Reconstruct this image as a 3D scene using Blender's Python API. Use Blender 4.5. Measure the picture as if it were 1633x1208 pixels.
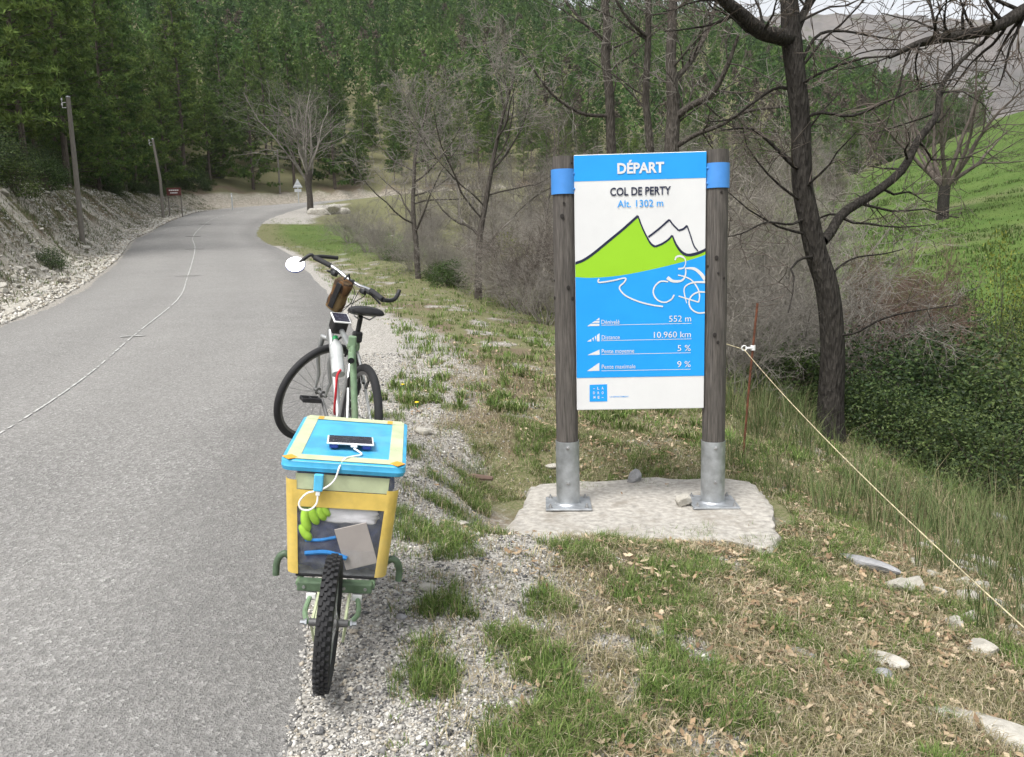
import bpy, bmesh, math, random
import numpy as np
from mathutils import Matrix, Vector, Euler, kdtree
for o in list(bpy.data.objects): bpy.data.objects.remove(o)
SC = bpy.context.scene
COL = SC.collection
R = math.radians
PI = math.pi
rnd = random.Random(7)
rng = np.random.default_rng(11)
# ------------------------------------------------------------------ camera
F, TH, RO = 1272.0, R(8.3), R(1.4)          # focal length in photo pixels, pitch down, roll
CP = np.array([0.0, 0.0, 1.45])
_r = np.array([1.0, 0, 0]); _f = np.array([0, math.cos(TH), -math.sin(TH)]); _u = np.array([0, math.sin(TH), math.cos(TH)])
_r, _u = _r * math.cos(RO) - _u * math.sin(RO), _u * math.cos(RO) + _r * math.sin(RO)
cam = bpy.data.cameras.new('camera'); cam.sensor_width = 36; cam.lens = 36 * F / 1633
cam.clip_start = 0.05; cam.clip_end = 4000
camo = bpy.data.objects.new('camera', cam); COL.objects.link(camo)
M = Matrix(((_r[0], _u[0], -_f[0], 0), (_r[1], _u[1], -_f[1], 0), (_r[2], _u[2], -_f[2], CP[2]), (0, 0, 0, 1)))
camo.matrix_world = M
SC.camera = camo
def ray(px, py): return _f + (px - 816.5) / F * _r - (py - 604) / F * _u
def at(px, py, Y):
    v = ray(px, py); return CP + v * (Y / v[1])
def proj(p):
    q = np.asarray(p) - CP; z = q @ _f
    return 816.5 + F * (q @ _r) / z, 604 - F * (q @ _u) / z, z
# ------------------------------------------------------------------ world, sun, exposure
SUN_EL, SUN_AZ = R(58), R(-145)              # thin overcast: wide soft sun behind and to the left
w = bpy.data.worlds.new('World'); SC.world = w; w.use_nodes = True
nt = w.node_tree; nt.nodes.clear()
sky = nt.nodes.new('ShaderNodeTexSky'); sky.sky_type = 'NISHITA'; sky.sun_disc = False
sky.sun_elevation = SUN_EL; sky.sun_rotation = SUN_AZ; sky.air_density = 1.0; sky.dust_density = 4.0
hs = nt.nodes.new('ShaderNodeHueSaturation'); hs.inputs['Saturation'].default_value = 0.16; hs.inputs['Value'].default_value = 1.0
bg = nt.nodes.new('ShaderNodeBackground'); bg.inputs['Strength'].default_value = 0.15
wo = nt.nodes.new('ShaderNodeOutputWorld')
nt.links.new(sky.outputs[0], hs.inputs['Color']); nt.links.new(hs.outputs[0], bg.inputs[0]); nt.links.new(bg.outputs[0], wo.inputs[0])
sl = bpy.data.lights.new('sun', 'SUN'); sl.energy = 1.6; sl.angle = R(22); sl.color = (1, 0.97, 0.92)
so = bpy.data.objects.new('sun', sl); COL.objects.link(so)
sd = Vector((math.sin(SUN_AZ) * math.cos(SUN_EL), math.cos(SUN_AZ) * math.cos(SUN_EL), math.sin(SUN_EL)))
so.rotation_euler = sd.to_track_quat('Z', 'Y').to_euler(); so.location = (0, 0, 60)
SC.view_settings.view_transform = 'Standard'; SC.view_settings.look = 'None'
SC.view_settings.gamma = 1; SC.view_settings.use_curve_mapping = False
SC.view_settings.exposure = 0.82
SC.render.engine = 'CYCLES'
SC.cycles.max_bounces = 6; SC.cycles.diffuse_bounces = 2; SC.cycles.glossy_bounces = 2
SC.cycles.transparent_max_bounces = 8; SC.cycles.volume_bounces = 0

# ------------------------------------------------------------------ material helpers
MATS = {}
def nmat(name, rough=0.6, metal=0.0, spec=0.3):
    m = bpy.data.materials.new(name); m.use_nodes = True
    t = m.node_tree; b = t.nodes['Principled BSDF']
    b.inputs['Roughness'].default_value = rough; b.inputs['Metallic'].default_value = metal
    b.inputs['Specular IOR Level'].default_value = spec
    MATS[name] = m
    return m, t, b
def N(t, typ, **kw):
    n = t.nodes.new(typ)
    for k, v in kw.items():
        if k in n.inputs: n.inputs[k].default_value = v
        else: setattr(n, k, v)
    return n
def ramp(t, fac, stops):
    n = t.nodes.new('ShaderNodeValToRGB'); e = n.color_ramp.elements
    while len(e) < len(stops): e.new(0.5)
    for el, (p, c) in zip(e, stops):
        el.position = p; el.color = tuple(c) + (1,) if len(c) == 3 else c
    t.links.new(fac, n.inputs[0]); return n.outputs[0]
def mixc(t, fac, a, b):
    n = t.nodes.new('ShaderNodeMix'); n.data_type = 'RGBA'
    for sock, v in ((n.inputs[0], fac), (n.inputs[6], a), (n.inputs[7], b)):
        if hasattr(v, 'links') or hasattr(v, 'is_linked'): t.links.new(v, sock)
        else: sock.default_value = v if isinstance(v, (int, float)) else tuple(v) + (1,)
    return n.outputs[2]
def math_(t, op, a, b=0.0):
    n = t.nodes.new('ShaderNodeMath'); n.operation = op
    for i, v in enumerate((a, b)):
        if isinstance(v, (int, float)): n.inputs[i].default_value = v
        else: t.links.new(v, n.inputs[i])
    return n.outputs[0]
def bump(t, b, h, strength=0.3, dist=0.01):
    n = t.nodes.new('ShaderNodeBump'); n.inputs['Strength'].default_value = strength; n.inputs['Distance'].default_value = dist
    t.links.new(h, n.inputs['Height']); t.links.new(n.outputs[0], b.inputs['Normal'])
def simple(name, c, rough=0.5, metal=0.0, var=0.12, scale=30.0, bmp=0.1, spec=0.4, coord='Object', stretch=None, dirt=None):
    m, t, b = nmat(name, rough, metal, spec)
    tc = t.nodes.new('ShaderNodeTexCoord'); src = tc.outputs[coord]
    if stretch:
        mp = t.nodes.new('ShaderNodeMapping'); mp.inputs['Scale'].default_value = stretch
        t.links.new(src, mp.inputs[0]); src = mp.outputs[0]
    nz = N(t, 'ShaderNodeTexNoise', Scale=scale, Detail=5.0, Roughness=0.6); t.links.new(src, nz.inputs['Vector'])
    lo = tuple(max(0, x * (1 - var * 2)) for x in c); hi = tuple(min(1, x * (1 + var * 2)) for x in c)
    colr = ramp(t, nz.outputs[0], [(0.25, lo), (0.75, hi)])
    if dirt:
        n2 = N(t, 'ShaderNodeTexNoise', Scale=scale * 0.23, Detail=6.0, Roughness=0.7); t.links.new(src, n2.inputs['Vector'])
        f = ramp(t, n2.outputs[0], [(0.5, (0, 0, 0)), (0.72, (1, 1, 1))])
        colr = mixc(t, f, colr, dirt)
    t.links.new(colr, b.inputs['Base Color'])
    rr = ramp(t, nz.outputs[0], [(0.2, (rough * .8,) * 3), (0.8, (min(1, rough * 1.25),) * 3)])
    t.links.new(rr, b.inputs['Roughness'])
    if bmp: bump(t, b, nz.outputs[0], bmp, 0.004)
    return m
def vcol(name, rough=0.8, spec=0.15, trans=0.0, objvar=0.0):
    """colour from the mesh attribute 'Col' (each leaf, blade or pebble has its own colour)"""
    m, t, b = nmat(name, rough, 0, spec)
    a = N(t, 'ShaderNodeAttribute', attribute_name='Col')
    c = a.outputs['Color']
    if objvar:
        oi = t.nodes.new('ShaderNodeObjectInfo')
        h = N(t, 'ShaderNodeHueSaturation'); t.links.new(c, h.inputs['Color'])
        v = math_(t, 'MULTIPLY_ADD', oi.outputs['Random'], objvar); v.node.inputs[2].default_value = 1 - objvar / 2
        t.links.new(v, h.inputs['Value'])
        hu = math_(t, 'MULTIPLY_ADD', oi.outputs['Random'], -0.035); hu.node.inputs[2].default_value = 0.517
        t.links.new(hu, h.inputs['Hue']); c = h.outputs[0]
    t.links.new(c, b.inputs['Base Color'])
    if trans:
        tr = t.nodes.new('ShaderNodeBsdfTranslucent'); t.links.new(c, tr.inputs[0])
        mx = t.nodes.new('ShaderNodeMixShader'); mx.inputs[0].default_value = trans
        t.links.new(b.outputs[0], mx.inputs[1]); t.links.new(tr.outputs[0], mx.inputs[2])
        t.links.new(mx.outputs[0], t.nodes['Material Output'].inputs[0])
    return m

# ------------------------------------------------------------------ mesh helpers
def frames(P):
    P = np.asarray(P, float); T = np.gradient(P, axis=0); T /= np.linalg.norm(T, axis=1)[:, None] + 1e-12
    n = np.cross(T[0], [0, 0, 1.0])
    if np.linalg.norm(n) < 0.05: n = np.cross(T[0], [1.0, 0, 0])
    Ns = []
    for t in T:
        n = n - t * (n @ t); n /= np.linalg.norm(n) + 1e-12; Ns.append(n)
    Ns = np.array(Ns); return T, Ns, np.cross(T, Ns)
def np_tube(P, rad, n=8):
    P = np.asarray(P, float); k = len(P); rad = np.broadcast_to(np.asarray(rad, float), (k,))
    T, A, B = frames(P); a = np.arange(n) * 2 * PI / n
    V = P[:, None] + rad[:, None, None] * (np.cos(a)[None, :, None] * A[:, None] + np.sin(a)[None, :, None] * B[:, None])
    V = V.reshape(-1, 3); i = np.arange(k - 1)[:, None] * n; j = np.arange(n)[None]
    j2 = (j + 1) % n
    Fq = np.stack([i + j, i + j2, i + n + j2, i + n + j], -1).reshape(-1, 4)
    return V, Fq
def link_mesh(name, me, mat, parent=None, smooth=False):
    if mat is not None: me.materials.append(mat if not isinstance(mat, str) else MATS[mat])
    if smooth: me.polygons.foreach_set('use_smooth', np.ones(len(me.polygons), bool))
    o = bpy.data.objects.new(name, me); COL.objects.link(o)
    if parent is not None: o.parent = parent
    return o
def np_mesh(name, V, Fs, cols=None):
    """fast mesh from arrays; Fs is (n,3) or (n,4); cols per vertex"""
    me = bpy.data.meshes.new(name); V = np.asarray(V, np.float32); Fs = np.asarray(Fs, np.int32)
    me.vertices.add(len(V)); me.vertices.foreach_set('co', V.ravel())
    nf, k = Fs.shape
    me.loops.add(nf * k); me.loops.foreach_set('vertex_index', Fs.ravel())
    me.polygons.add(nf); me.polygons.foreach_set('loop_start', np.arange(0, nf * k, k, dtype=np.int32))
    me.polygons.foreach_set('loop_total', np.full(nf, k, np.int32))
    me.update(calc_edges=True)
    if cols is not None:
        a = me.color_attributes.new('Col', 'FLOAT_COLOR', 'POINT')
        c = np.ones((len(V), 4), np.float32); c[:, :cols.shape[1]] = cols; a.data.foreach_set('color', c.ravel())
    return me
class MB:
    def __init__(s): s.v = []; s.f = []
    def add(s, V, Fs):
        o = len(s.v); s.v.extend([tuple(map(float, p)) for p in V]); s.f.extend([tuple(int(i) + o for i in f) for f in Fs]); return s
    def tube(s, P, r, n=10, cap=True):
        V, Fq = np_tube(P, r, n); k = len(V) // n
        Fs = [tuple(f) for f in Fq]
        if cap: Fs += [tuple(range(n - 1, -1, -1)), tuple(range((k - 1) * n, k * n))]
        return s.add(V, Fs)
    def box(s, c, size, rot=None, bev=0.0):
        x, y, z = (q / 2 for q in size); b = min(bev, x * .9, y * .9, z * .9)
        if b <= 0:
            V = [(sx * x, sy * y, sz * z) for sx in (-1, 1) for sy in (-1, 1) for sz in (-1, 1)]
            Fs = [(0, 1, 3, 2), (4, 6, 7, 5), (0, 4, 5, 1), (2, 3, 7, 6), (0, 2, 6, 4), (1, 5, 7, 3)]
        else:
            bm = bmesh.new(); bmesh.ops.create_cube(bm, size=1)
            for v in bm.verts: v.co = Vector((v.co.x * 2 * x, v.co.y * 2 * y, v.co.z * 2 * z))
            bmesh.ops.bevel(bm, geom=bm.edges[:], offset=b, segments=2, profile=.5, affect='EDGES')
            bm.verts.index_update()
            V = [tuple(v.co) for v in bm.verts]; Fs = [[v.index for v in f.verts] for f in bm.faces]; bm.free()
        Mx = (rot.to_matrix() if isinstance(rot, Euler) else rot) if rot is not None else None
        V = [tuple((Mx @ Vector(p) if Mx else Vector(p)) + Vector(c)) for p in V]
        return s.add(V, Fs)
    def lathe(s, prof, c=(0, 0, 0), axis='z', n=20, cap=True):
        V = []; k = len(prof)
        for (r, h) in prof:
            for i in range(n):
                a = 2 * PI * i / n; p = (r * math.cos(a), r * math.sin(a), h)
                if axis == 'y': p = (p[0], p[2], p[1])
                if axis == 'x': p = (p[2], p[0], p[1])
                V.append((p[0] + c[0], p[1] + c[1], p[2] + c[2]))
        Fs = [(i * n + j, i * n + (j + 1) % n, (i + 1) * n + (j + 1) % n, (i + 1) * n + j) for i in range(k - 1) for j in range(n)]
        if cap: Fs += [tuple(range(n)), tuple(range((k - 1) * n, k * n))]
        return s.add(V, Fs)
    def torus(s, c, Rr, r, axis='y', n=48, m=10, squash=1.0):
        V = []
        for i in range(n):
            a = 2 * PI * i / n
            for j in range(m):
                b = 2 * PI * j / m; q = Rr + r * math.cos(b); h = r * math.sin(b) * squash
                V.append((c[0] + q * math.cos(a), c[1] + h, c[2] + q * math.sin(a)))
        Fs = [(i * m + j, i * m + (j + 1) % m, ((i + 1) % n) * m + (j + 1) % m, ((i + 1) % n) * m + j) for i in range(n) for j in range(m)]
        return s.add(V, Fs)
    def poly(s, P): return s.add(P, [tuple(range(len(P)))])
    def xf(s, fn): s.v = [tuple(fn(Vector(p))) for p in s.v]; return s
    def build(s, name, mat, parent=None, smooth=False, fix=True):
        me = bpy.data.meshes.new(name); me.from_pydata(s.v, [], s.f)
        if fix:
            bm = bmesh.new(); bm.from_mesh(me); bmesh.ops.recalc_face_normals(bm, faces=bm.faces[:]); bm.to_mesh(me); bm.free()
        o = link_mesh(name, me, mat, parent)
        if smooth:
            me.polygons.foreach_set('use_smooth', np.ones(len(me.polygons), bool))
            me.set_sharp_from_angle(angle=R(38))
        return o
def empty(name, loc=(0, 0, 0), rot=(0, 0, 0)):
    o = bpy.data.objects.new(name, None); o.location = loc; o.rotation_euler = rot; o.empty_display_size = .1
    COL.objects.link(o); return o
def tag(o, label, cat, group=None):
    o['label'] = label; o['category'] = cat
    if group: o['group'] = group
    return o
def kids(o): return [c for c in bpy.data.objects if c.parent == o]
def copy_tree(o, ch, loc, rz, sc=1.0):
    c = o.copy(); COL.objects.link(c); c.location = loc; c.rotation_euler = (0, 0, rz); c.scale = (sc,) * 3 if isinstance(sc, (int, float)) else sc
    for k in ch:
        d = k.copy(); COL.objects.link(d); d.parent = c
    return c
def spline(P, n):
    P = np.asarray(P, float); k = len(P); Q = np.vstack([2 * P[0] - P[1], P, 2 * P[-1] - P[-2]])
    out = []
    for tt in np.linspace(0, k - 1 - 1e-9, n):
        i = int(tt); t = tt - i; a, b, c, d = Q[i:i + 4]
        out.append(.5 * (2 * b + (c - a) * t + (2 * a - 5 * b + 4 * c - d) * t * t + (3 * b - a - 3 * c + d) * t ** 3))
    return np.array(out)
_perm = rng.random((256, 256))
def vnoise(x, y, s=1.0):
    x = np.asarray(x) * s + 100; y = np.asarray(y) * s + 100
    xi = np.floor(x).astype(int); yi = np.floor(y).astype(int); fx = x - xi; fy = y - yi
    fx = fx * fx * (3 - 2 * fx); fy = fy * fy * (3 - 2 * fy)
    g = lambda a, b: _perm[a % 256, b % 256]
    return (g(xi, yi) * (1 - fx) + g(xi + 1, yi) * fx) * (1 - fy) + (g(xi, yi + 1) * (1 - fx) + g(xi + 1, yi + 1) * fx) * fy
def fbm(x, y, s=1.0, o=4):
    r = 0; a = .5
    for i in range(o): r = r + a * vnoise(x, y, s * 2 ** i + i * .13); a *= .5
    return r / (1 - .5 ** o)

# ------------------------------------------------------------------ terrain heights
def zr(y):
    y = np.asarray(y, float)
    return .055 * y + np.where(y < 14, 0, np.where(y < 34, .0016 * (np.maximum(y, 14) - 14) ** 2, .64 + .064 * (y - 34)))
RE = [(-.1, -6), (-.1, -2), (-.56, 2), (-1.25, 4.5), (-1.8, 9), (-3.9, 17.5), (-8.2, 30.2), (-11.25, 37), (-12.95, 42), (-14.9, 50.2), (-15.9, 60), (-15.4, 67), (-13.2, 74), (-8, 80), (2, 86), (9, 89)]
LE = [(-5.1, -6), (-5.2, -2), (-5.5, 3), (-6.1, 6), (-7.4, 11.2), (-9.03, 16.2), (-12.9, 26.6), (-16.4, 35.5), (-18.3, 42), (-20.9, 51), (-23.2, 62), (-22.4, 70), (-19, 77), (-12, 83), (0, 90), (8, 93)]
NR = 900
re_, le_ = spline(RE, NR), spline(LE, NR)
ce_ = (re_ + le_) / 2; hw_ = np.linalg.norm(re_ - le_, axis=1) / 2
tg_ = np.gradient(ce_, axis=0); tg_ /= np.linalg.norm(tg_, axis=1)[:, None]
_kd = kdtree.KDTree(NR)
for i, p in enumerate(ce_): _kd.insert((p[0], p[1], 0), i)
_kd.balance()
def lateral(x, y):
    x = np.asarray(x, float).ravel(); y = np.asarray(y, float).ravel()
    idx = np.array([_kd.find((a, b, 0))[1] for a, b in zip(x, y)])
    dx = x - ce_[idx, 0]; dy = y - ce_[idx, 1]
    s = dx * tg_[idx, 1] - dy * tg_[idx, 0]
    al = dx * tg_[idx, 0] + dy * tg_[idx, 1]
    zc = zr(ce_[idx, 1] + np.clip(al, -.3, .3) * tg_[idx, 1])
    d = np.hypot(dx, dy); s = np.sign(s) * np.where(np.abs(al) > 1, d, np.abs(s))
    return s, hw_[idx], zc
def smax(a, b, k):
    h = np.clip(.5 + .5 * (a - b) / k, 0, 1); return b * (1 - h) + a * h + k * h * (1 - h)
SLAB = at(1018, 806, 4.85)                      # sign slab centre
SZ = float(SLAB[2])
DX = [0, .5, 1, 2, 2.8, 4, 6, 9, 14, 22, 40, 80, 200]; DZ = [0, .03, .09, .27, .42, .78, 1.3, 1.9, 2.6, 3.8, 8, 20, 60]
def meadow_z(x, y):
    xx = np.minimum(x, 60); yy = np.minimum(y, 95)
    return 3.33 + .085 * (yy - 48) + .16 * (xx - 25.7) + .004 * np.maximum(0, xx - 26) ** 2 - .30 * np.maximum(0, y - 100) - .22 * np.maximum(0, x - 66)
def sreff(sr, y):
    w_ = np.clip(.2 * (y - 4.85), 0, 5); return sr - w_ * sr / (sr + 1.2)
def terrain(x, y, full=False, fine=True):
    shp = np.shape(x); x = np.asarray(x, float).ravel(); y = np.asarray(y, float).ravel()
    s, hw, zc = lateral(x, y)
    sr = np.maximum(s - hw, 0); e = np.maximum(-s - hw, 0); se = sreff(sr, y)
    zR = zc - np.interp(se, DX, DZ)
    mz = meadow_z(x, y)
    zRm = smax(zR, mz, 1.5)
    hb = np.interp(y, [0, 28, 50, 75], [2.5, 2.7, 1.5, 1.3])
    q = np.clip((e - .9) / 2.6, 0, 1); q = q * q * (3 - 2 * q)
    zL = zc + hb * q + .42 * np.maximum(0, e - 3.5) + .02 * e
    z = np.where(s > hw, zRm, np.where(s < -hw, zL, zc - .07 * np.clip((hw - .22 - np.abs(s)) / .3, 0, 1)))
    hill = 1 + .44 * (np.minimum(y, 262) - 88) - .37 * np.maximum(0, x - 50) - .5 * np.maximum(0, y - 262)
    wg = np.clip((x - 4) / 14, 0, 1) * np.clip((y - 72) / 10, 0, 1) * np.clip((sr + e) / 4, 0, 1); z = z * (1 - wg) + smax(mz, hill, 4) * wg
    off = np.clip(np.minimum(sr + e, 6) / 6, 0, 1)
    z = z * (1 - off) + smax(z, hill, 4) * off
    out = np.clip((sr + e) / .3, 0, 1)
    if fine:
        z = z + out * (.05 * (fbm(x, y, .8, 3) - .5) + .035 * (vnoise(x, y, 4.1) - .5) + .016 * (vnoise(x, y, 13.) - .5))
        rk = np.clip((e - .8) / 1, 0, 1) * np.clip((7 - e) / 3, 0, 1)
        z = z + rk * (.45 * (fbm(x, y, .9, 4) - .5) + .12 * (vnoise(x, y, 5.) - .5))
    m = np.maximum(np.abs(x - SLAB[0]) - .85, 0) ** 2 + np.maximum(np.abs(y - SLAB[1]) - .5, 0) ** 2
    m = np.exp(-m / .12); z = z * (1 - m) + (SZ - .05) * m
    if full: return z.reshape(shp), s, hw, sr, e, se, mz, zR
    return z.reshape(shp)
def Z(x, y): return float(terrain(np.array([x]), np.array([y]))[0])
def Zs(x, y): return float(terrain(np.array([x]), np.array([y]), fine=False)[0])

# ------------------------------------------------------------------ ground sheet
tx = np.linspace(-4.85, 5.15, 470); ty = np.linspace(-2.6, 5.5, 430)
gx, gy = np.meshgrid(.2 + 2 * np.sinh(tx), 3 + 2.5 * np.sinh(ty))
gz, s_, hw, sr, e_, se, mz, zR = terrain(gx, gy, True)
nx, ny = gx.shape[1], gx.shape[0]
V = np.stack([gx.ravel(), gy.ravel(), gz.ravel()], 1)
I = (np.arange(ny - 1)[:, None] * nx + np.arange(nx - 1)[None]).ravel()
Fq = np.stack([I, I + 1, I + nx + 1, I + nx], 1)
X, Yv = V[:, 0], V[:, 1]
nb = fbm(X, Yv, .7, 4); nb2 = fbm(X + 40, Yv - 9, 2.1, 3)
right = (s_ > 0) | (X > 14)
def sstep(a, b, v):
    t = np.clip((v - a) / (b - a), 0, 1); return t * t * (3 - 2 * t)
def gravel_mask(sr, y, n1, n2):
    wid = np.interp(y, [1.5, 2.5, 4.5, 8, 13, 20, 30], [.46, .55, .78, .66, .45, .25, .2])
    g = 1 - sstep(.3, 1.9, sr / wid + (n1 - .5) * 1.3)
    g2 = sstep(.58, .70, n2) * (1 - sstep(1.6, 3.2, sr)) * .75
    return np.clip(np.maximum(g, g2), 0, 1)
grav = gravel_mask(sr, Yv, nb, nb2) * right * (Yv < 34)
pull = right * (Yv > 47) * (Yv < 66) * (1 - sstep(2.2, 3.2, sr + (nb - .5)))
grav = np.maximum(grav, pull)
grav = np.maximum(grav, (~right) * (1 - sstep(.5, 1.4, e_ + (nb - .5) * .9)) * .7)
nb3 = fbm(X + 9, Yv, 3.7, 3)
rock = (~right) * sstep(.2, .6, e_) * np.maximum((1 - sstep(1.3, 2.4, e_)) * .9, (1 - sstep(3.0, 5.0, e_)) * sstep(.52, .62, nb * .4 + nb3 * .6))
rock = rock * (1 - sstep(42, 52, Yv)); rock = np.maximum(rock, (~right) * sstep(.3, 1, e_) * (1 - sstep(2.6, 3.8, e_)) * sstep(42, 52, Yv) * .52)
rock = np.maximum(rock, right * sstep(2.2, 3.4, se) * (1 - sstep(6, 8, se)) * sstep(.6, .72, nb2) * (Yv < 12) * .9)
mead = right * sstep(-1.8, -.4, mz - zR) * (sr > 6) * (1 - sstep(84, 100, Yv - .15 * X))
band = np.clip(np.exp(-((Yv - (53 + .02 * X) - 2 * (nb - .5)) / 1.3) ** 2) + .8 * np.exp(-((Yv - (38 + .05 * X) - 3 * (nb - .5)) / 1.0) ** 2), 0, 1) * (X > 8)
grass = (~right) * sstep(1.2, 2.6, e_) * .8 * sstep(.3, .55, nb)
grass = grass + right * (1 - grav) * sstep(.32, .6, nb * .5 + nb2 * .5 + .12 * sstep(.6, 2.2, sr))
grass = np.maximum(grass, right * sstep(10, 20, Yv) * (1 - grav) * (1 - sstep(2.2, 3.5, se)) * .9)
mead = np.maximum(mead, right * sstep(24, 34, Yv) * (1 - sstep(46, 48, Yv)) * sstep(.4, 1.6, sr) * (1 - sstep(3, 5, se)) * .8)
forest = ((~right) & (e_ > 4.5)) | (right & (Yv > 90) & (mead < .3))
grass = np.maximum(grass, forest * .75); grass = np.maximum(grass, right * (Yv > 30) * (1 - mead) * .7); se = np.where(right & (Yv > 30), 0, se)
se = np.where(forest, 0, se)
gm = np.stack([grav, np.clip(grass * (1 - sstep(3, 6, se)), 0, 1), rock, mead * (1 - .6 * band)], 1)
me = np_mesh('ground', V, Fq, gm)
m, t, b = nmat('ground_mat', .95, 0, .1)
geo = t.nodes.new('ShaderNodeNewGeometry'); pos = geo.outputs['Position']
def noise(sc, det=5., rgh=.6):
    n = N(t, 'ShaderNodeTexNoise', Scale=sc, Detail=det, Roughness=rgh); t.links.new(pos, n.inputs['Vector']); return n.outputs[0]
def vor(sc, feat='F1'):
    n = N(t, 'ShaderNodeTexVoronoi', Scale=sc, feature=feat); t.links.new(pos, n.inputs['Vector']); return n
at_ = N(t, 'ShaderNodeAttribute', attribute_name='Col')
sp = t.nodes.new('ShaderNodeSeparateColor'); t.links.new(at_.outputs['Color'], sp.inputs[0])
n1, n2, n3 = noise(9.), noise(55., 3.), noise(1.3)
dirt = mixc(t, n2, mixc(t, n1, (.10, .078, .055), (.25, .20, .14)), (.16, .125, .09))
dirt = mixc(t, ramp(t, n3, [(.42, (0, 0, 0)), (.62, (1, 1, 1))]), dirt, (.145, .118, .08))
v1 = vor(75.); v2 = vor(150.)
gc = ramp(t, v1.outputs['Color'], [(.1, (.12, .115, .105)), (.45, (.30, .285, .26)), (.8, (.52, .50, .46)), (1, (.64, .62, .58))])
gc2 = ramp(t, v2.outputs['Color'], [(.1, (.13, .12, .11)), (.9, (.46, .44, .40))])
gravc = mixc(t, .45, gc, gc2)
grc = mixc(t, ramp(t, n2, [(.35, (0, 0, 0)), (.65, (1, 1, 1))]), mixc(t, n1, (.07, .092, .032), (.13, .145, .06)), (.205, .185, .115))
v3 = vor(7.); rockc = mixc(t, n1, ramp(t, v3.outputs['Color'], [(.1, (.20, .18, .15)), (.6, (.46, .43, .37)), (1, (.60, .58, .52))]), (.36, .33, .28))
mec = mixc(t, ramp(t, noise(.35, 6.), [(.35, (0, 0, 0)), (.65, (1, 1, 1))]), (.055, .118, .02), (.095, .155, .035))
mec = mixc(t, math_(t, 'MULTIPLY', noise(2.6, 6., .7), .5), mec, (.085, .09, .035))
mec = mixc(t, ramp(t, noise(7., 4., .75), [(.45, (0, 0, 0)), (.75, (.7, .7, .7))]), mec, (.05, .09, .018))
def sharp(f, lo=.3, hi=.62, k=.5):
    s2 = math_(t, 'ADD', f, math_(t, 'MULTIPLY', math_(t, 'SUBTRACT', noise(22., 4.), .5), k))
    return ramp(t, s2, [(lo, (0, 0, 0)), (hi, (1, 1, 1))])
c = mixc(t, sharp(sp.outputs[1], .3, .85, .9), dirt, grc)
c = mixc(t, sharp(sp.outputs[2]), c, rockc)
c = mixc(t, sharp(sp.outputs[0], .22, .78, 1.15), c, gravc)
c = mixc(t, at_.outputs['Alpha'], c, mec)
t.links.new(c, b.inputs['Base Color'])
hgt = math_(t, 'ADD', math_(t, 'MULTIPLY', v1.outputs['Distance'], -.6), n2)
bump(t, b, hgt, .6, .012)
g = link_mesh('ground', me, m, smooth=True); g['kind'] = 'structure'

# ------------------------------------------------------------------ road
m, t, b = nmat('asphalt', .85, 0, .35)
geo = t.nodes.new('ShaderNodeNewGeometry'); pos = geo.outputs['Position']
v1, v2 = vor(80.), vor(190.); n1, n3 = noise(2.2, 6.), noise(.35, 4.)
c = ramp(t, v1.outputs['Color'], [(.05, (.085, .083, .08)), (.5, (.225, .219, .21)), (.8, (.37, .36, .345)), (1, (.68, .67, .64))])
c = mixc(t, .3, c, ramp(t, v2.outputs['Color'], [(0, (.08, .08, .077)), (1, (.36, .352, .338))]))
c = mixc(t, ramp(t, n1, [(.35, (0, 0, 0)), (.75, (.40, .40, .40))]), c, (.185, .18, .172))
c = mixc(t, ramp(t, n3, [(.35, (0, 0, 0)), (.7, (.40, .40, .40))]), c, (.29, .282, .268))
ra = N(t, 'ShaderNodeAttribute', attribute_name='Col'); rs_ = t.nodes.new('ShaderNodeSeparateColor'); t.links.new(ra.outputs['Color'], rs_.inputs[0])
qn = math_(t, 'ADD', rs_.outputs[0], math_(t, 'MULTIPLY', math_(t, 'SUBTRACT', n1, .5), .16))
wear = ramp(t, qn, [(.0, (.25,) * 3), (.10, (.05,) * 3), (.2, (.0,) * 3), (.34, (.12,) * 3), (.48, (.0,) * 3), (.64, (.12,) * 3), (.78, (.05,) * 3), (.92, (.4,) * 3), (1, (.3,) * 3)])
c = mixc(t, wear, c, (.11, .107, .103))
t.links.new(c, b.inputs['Base Color'])
bump(t, b, math_(t, 'ADD', v1.outputs['Distance'], math_(t, 'MULTIPLY', v2.outputs['Distance'], .7)), .7, .008)
NW = 14; V = []; rows = NR
jr = (fbm(np.arange(NR) * .13, np.zeros(NR), 1., 4) - .5) * .2
jl = (fbm(np.arange(NR) * .13, np.zeros(NR) + 30, 1., 4) - .5) * .25
for i in range(rows):
    a = re_[i] + (re_[i] - le_[i]) / (2 * hw_[i]) * (jr[i] + .05); b_ = le_[i] + (le_[i] - re_[i]) / (2 * hw_[i]) * jl[i]
    z0 = float(zr(ce_[i, 1]))
    for j in range(NW):
        q = j / (NW - 1); p = b_ * (1 - q) + a * q
        V.append((p[0], p[1], z0 + .012 + .04 * (1 - (2 * q - 1) ** 2) - (.024 if j in (0, NW - 1) else 0)))
I = (np.arange(rows - 1)[:, None] * NW + np.arange(NW - 1)[None]).ravel()
V = np.array(V); V[:, 2] += lateral(V[:, 0], V[:, 1])[2] - np.repeat(zr(ce_[:, 1]), NW)
road = link_mesh('road', np_mesh('road', np.array(V), np.stack([I, I + 1, I + NW + 1, I + NW], 1), np.tile(np.linspace(0, 1, NW), rows)[:, None] * np.ones((1, 3))), m, smooth=True); road['kind'] = 'structure'
def road_z(i, q): return float(zr(ce_[i, 1])) + .012 + .04 * (1 - (2 * q - 1) ** 2)
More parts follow.
